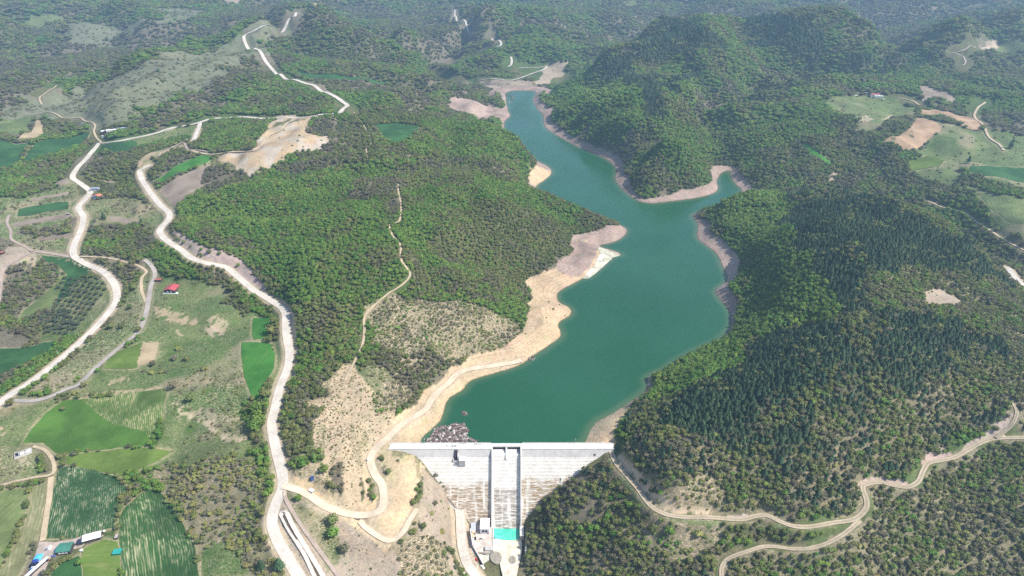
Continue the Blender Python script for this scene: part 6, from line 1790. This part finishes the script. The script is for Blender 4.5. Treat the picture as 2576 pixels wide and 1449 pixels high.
for si, spn in enumerate(SP_):
    for sh in ('own', 'shrub'):
        for i in range(3):
            mk = (~used_pt) & (sp_i == si) & (shrubby == (sh == 'shrub') if spn not in ('yellow',) else (sh == 'shrub'))
            ids_ = np.where(mk)[0]
            ids_ = ids_[(ids_ * 7919 + 13) % 3 == i]
            if not len(ids_): continue
            shp = SHAPE_OF[spn] if sh == 'own' else 'shrub'
            nm, lb, ct = STN[spn]
            if sh == 'shrub' and spn != 'yellow': nm, lb, ct = "scrub", {'bright': 'green', 'olive': 'dull green', 'brown': 'brown', 'pine': 'dark'}[spn] + " scrub dotted over the open slopes", "scrub"
            me = bpy.data.meshes.new(nm); me.vertices.add(len(ids_))
            me.vertices.foreach_set('co', np.column_stack([x[ids_], y[ids_], z[ids_] - .15]).astype(np.float32).ravel())
            a = me.attributes.new("rot", 'FLOAT_VECTOR', 'POINT'); a.data.foreach_set('vector', np.column_stack([rng.uniform(-.14, .14, len(ids_)), rng.uniform(-.14, .14, len(ids_)), rng.uniform(0, 6.28, len(ids_))]).astype(np.float32).ravel())
            a = me.attributes.new("scl", 'FLOAT_VECTOR', 'POINT'); a.data.foreach_set('vector', np.column_stack([scl[ids_], scl[ids_], scl[ids_] * hgt[ids_]]).astype(np.float32).ravel())
            o = link(bpy.data.objects.new(nm, me)); tag(o, lb, ct, kind='stuff')
            md = o.modifiers.new("scatter", 'NODES'); md.node_group = NG
            md[[it.identifier for it in NG.interface.items_tree if it.name == "Form"][0]] = get_proto(spn, i, shp)

# ------------------------------------------------------------------ single trees of the left valley
def single(u, v, sp, r, label, name="field_tree", cat="tree", grp=None, hk=1.0):
    p_ = G(u, v)
    add_tree(name, cat, label, grp, sp, SHAPE_OF[sp] if sp != 'yellow' else 'shrub', random.randrange(3), (p_[0], p_[1], p_[2] - .2), random.uniform(0, 6), (r, r, r * hk))
SG = [
 (263, 552, 'pine', 6.5, "big dark round tree right of the white road's upper bend"), (356, 560, 'pine', 4.2, "narrow dark tree at the end of the terraced strips"),
 (328, 777, 'olive', 4.5, "round tree alone between the white road and the pale track"), (338, 728, 'olive', 5.0, "round tree left of the pale track's middle"),
 (362, 806, 'bright', 3.0, "small tree on the grey lane's edge above the junction"), (349, 834, 'olive', 4.6, "round dark tree standing in the lane junction"),
 (281, 826, 'olive', 5.5, "large tree right of the white road's lower bend"), (307, 826, 'olive', 4.6, "dark tree beside the tan path to the lane"),
 (228, 855, 'brown', 4.0, "brown bush hugging the white road's right verge"), (452, 880, 'yellow', 5.5, "tall yellow green bush in the middle of the pasture"),
 (470, 907, 'olive', 4.2, "dark bush right of the tall yellow green one"), (440, 905, 'brown', 4.2, "brown bush left of the dark pasture bush"),
 (382, 940, 'yellow', 4.5, "yellow bush above the big tan striped field"), (406, 937, 'yellow', 4.0, "yellow bush near the top right field corner"),
 (386, 920, 'brown', 4.4, "grey brown bush above the tan striped field"), (516, 930, 'yellow', 5.0, "yellow green bush on the trail lined pasture"),
 (437, 978, 'brown', 6.0, "grey bush clump at the striped field's upper right corner"), (480, 1010, 'olive', 6.0, "wide bush below the striped field's right corner"),
 (159, 1032, 'olive', 3.2, "single dark tree inside the big green field"), (120, 977, 'olive', 3.2, "small tree alone between the lane and the white road"),
 (27, 1019, 'olive', 4.8, "round tree where the grey lane meets the white road"), (190, 990, 'yellow', 4.5, "yellow bush beside the grey lane's lower part"),
 (214, 972, 'olive', 4.5, "dark bush right of the grey lane"), (196, 1003, 'olive', 3.6, "dark bush at the top of the tan striped field"),
 (307, 1254, 'yellow', 6.0, "olive yellow tree at the dark striped field's right corner"), (327, 1248, 'yellow', 5.5, "second olive yellow tree at the striped field corner, further right"),
 (347, 1230, 'brown', 4.5, "brown bush where the two dark striped fields meet"),
 (683, 838, 'olive', 7.0, "large round tree between the bright field and the white road"), (690, 815, 'olive', 6.5, "round tree above the large one by the bright field"),
 (652, 1070, 'bright', 10.0, "very large pale green tree left of the white road"), (648, 1040, 'bright', 9.0, "large pale green tree above the very large one"),
 (668, 1000, 'olive', 7.0, "round tree below the long bright field"), (640, 1085, 'bright', 8.0, "large tree on the lower left of the big roadside clump"),
 (704, 1430, 'pine', 6.0, "dark conifer at the bottom edge left of the white road"), (658, 1432, 'pine', 5.5, "dark round conifer left of the one at the bottom edge"),
 (839, 1350, 'bright', 6.5, "bright round tree below the beige dirt road"), (838, 1318, 'olive', 6.5, "olive tree right under the beige dirt road"),
 (866, 1388, 'brown', 5.5, "grey brown bush right of the bright round tree"), (1087, 1292, 'yellow', 3.2, "small yellow bush alone on the sandy slope"),
 (1095, 1270, 'brown', 3.0, "small brown bush above the yellow one on the sandy slope"), (1038, 1342, 'yellow', 4.6, "yellow bush at the lower edge of the plateau"),
 (1113, 1340, 'yellow', 4.4, "yellow bush left of the pale access road"), (1066, 1328, 'olive', 3.6, "dark bush between the two yellow bushes below the plateau"),
 (1684, 1343, 'bright', 5.2, "single bright green tree on the bare patch below the track"), (1642, 1338, 'olive', 5.2, "dull green tree left of the bright one on the bare patch"),
 (1755, 1345, 'yellow', 5.5, "yellow green tree right of the bright one on the bare patch"), (817, 1188, 'bright', 5.0, "bright tree on top of the round wooded mound"),
 (617, 765, 'bright', 7.5, "bright tree at the lower end of the roadside hedge"), (600, 752, 'olive', 8.0, "olive tree in the hedge above the pasture"), (585, 735, 'olive', 7.5, "olive tree at the hedge's middle near the white road"),
 (455, 702, 'olive', 5.5, "dark tree in the garden behind the red roofed house"), (505, 700, 'olive', 4.5, "tree right of the red roofed house's garden"), (422, 690, 'olive', 5.5, "tree between the small red shed and the hedge"),
 (350, 660, 'olive', 6.0, "tree at the lane's upper end"), (333, 668, 'olive', 6.0, "tree left of the lane's upper end"), (308, 678, 'olive', 6.0, "round tree above the pale track"), (334, 690, 'yellow', 5.5, "light green tree beside the pale track"),
 (1930, 1270, 'olive', 4.5, "dark tree on the strip between the right dirt tracks"),
]
for q in SG: single(q[0], q[1], q[2], q[3], q[4])
# olive orchard in rows
kq = 0
for j in range(11):
    for i in range(9):
        u_ = 152 + i * 13.5 + j * -2.5 + (6 if j % 2 else 0); v_ = 700 + j * 13.5 + i * 2.0
        if v_ > 700 + (276 - u_) * 1.35 + 30 or u_ > 278 or u_ < 112 + max(0, (745 - v_)) * .95: continue
        if random.random() < .08: continue
        kq += 1
        single(u_ + random.uniform(-1.5, 1.5), v_ + random.uniform(-1.2, 1.2), 'silver', random.uniform(3.0, 4.2), "small round grey green olive tree in the orchard inside the white road's bend", "olive_tree", "olive tree", "olive trees in orchard rows", .8)
for j in range(5):
    for i in range(7):
        u_ = 95 + i * 11 + j * 6; v_ = 800 + j * 9 + i * -3
        single(u_ + random.uniform(-3, 3), v_ + random.uniform(-3, 3), 'silver', random.uniform(2.8, 3.8), "small grey green olive tree at the lower left end of the orchard", "olive_tree", "olive tree", "olive trees at the orchard's lower end", .8)
for k_, (u_, v_) in enumerate(((217, 702), (196, 718), (158, 750), (62, 820), (80, 808), (45, 838))):
    single(u_, v_, 'pine', 3.6, "slim dark conifer at the orchard's edge, number %d of six from the top" % 1 if False else ["topmost slim dark conifer at the orchard's upper tip", "slim dark conifer just left below the topmost one", "dark conifer at the orchard's left edge", "middle dark conifer of the lower left trio", "rightmost dark conifer of the lower left trio", "lowest dark conifer of the lower left trio"][k_], "conifer_tree", "conifer", None, 1.1)
single(2542, 373, 'pine', 8, "slim dark cypress at the end of the far right farm track", "conifer_tree", "conifer", None, 1.2)
single(2436, 410, 'pine', 6, "dark cypress at the corner of the far right green field", "conifer_tree", "conifer", None, 1.2)

# ------------------------------------------------------------------ haze
hz = MB().box(-5600, 5600, -400, 12600, -90, 900).build("haze", None)
hm = bpy.data.materials.new("haze_air"); hm.use_nodes = True; nt = hm.node_tree
for n in list(nt.nodes): nt.nodes.remove(n)
out = nt.nodes.new("ShaderNodeOutputMaterial"); pv = nt.nodes.new("ShaderNodeVolumePrincipled")
pv.inputs['Color'].default_value = (.46, .73, 1.0, 1); pv.inputs['Density'].default_value = 1.0e-4; pv.inputs['Anisotropy'].default_value = .2
nt.links.new(pv.outputs[0], out.inputs['Volume'])
hz.data.materials.append(hm); tag(hz, kind='stuff')
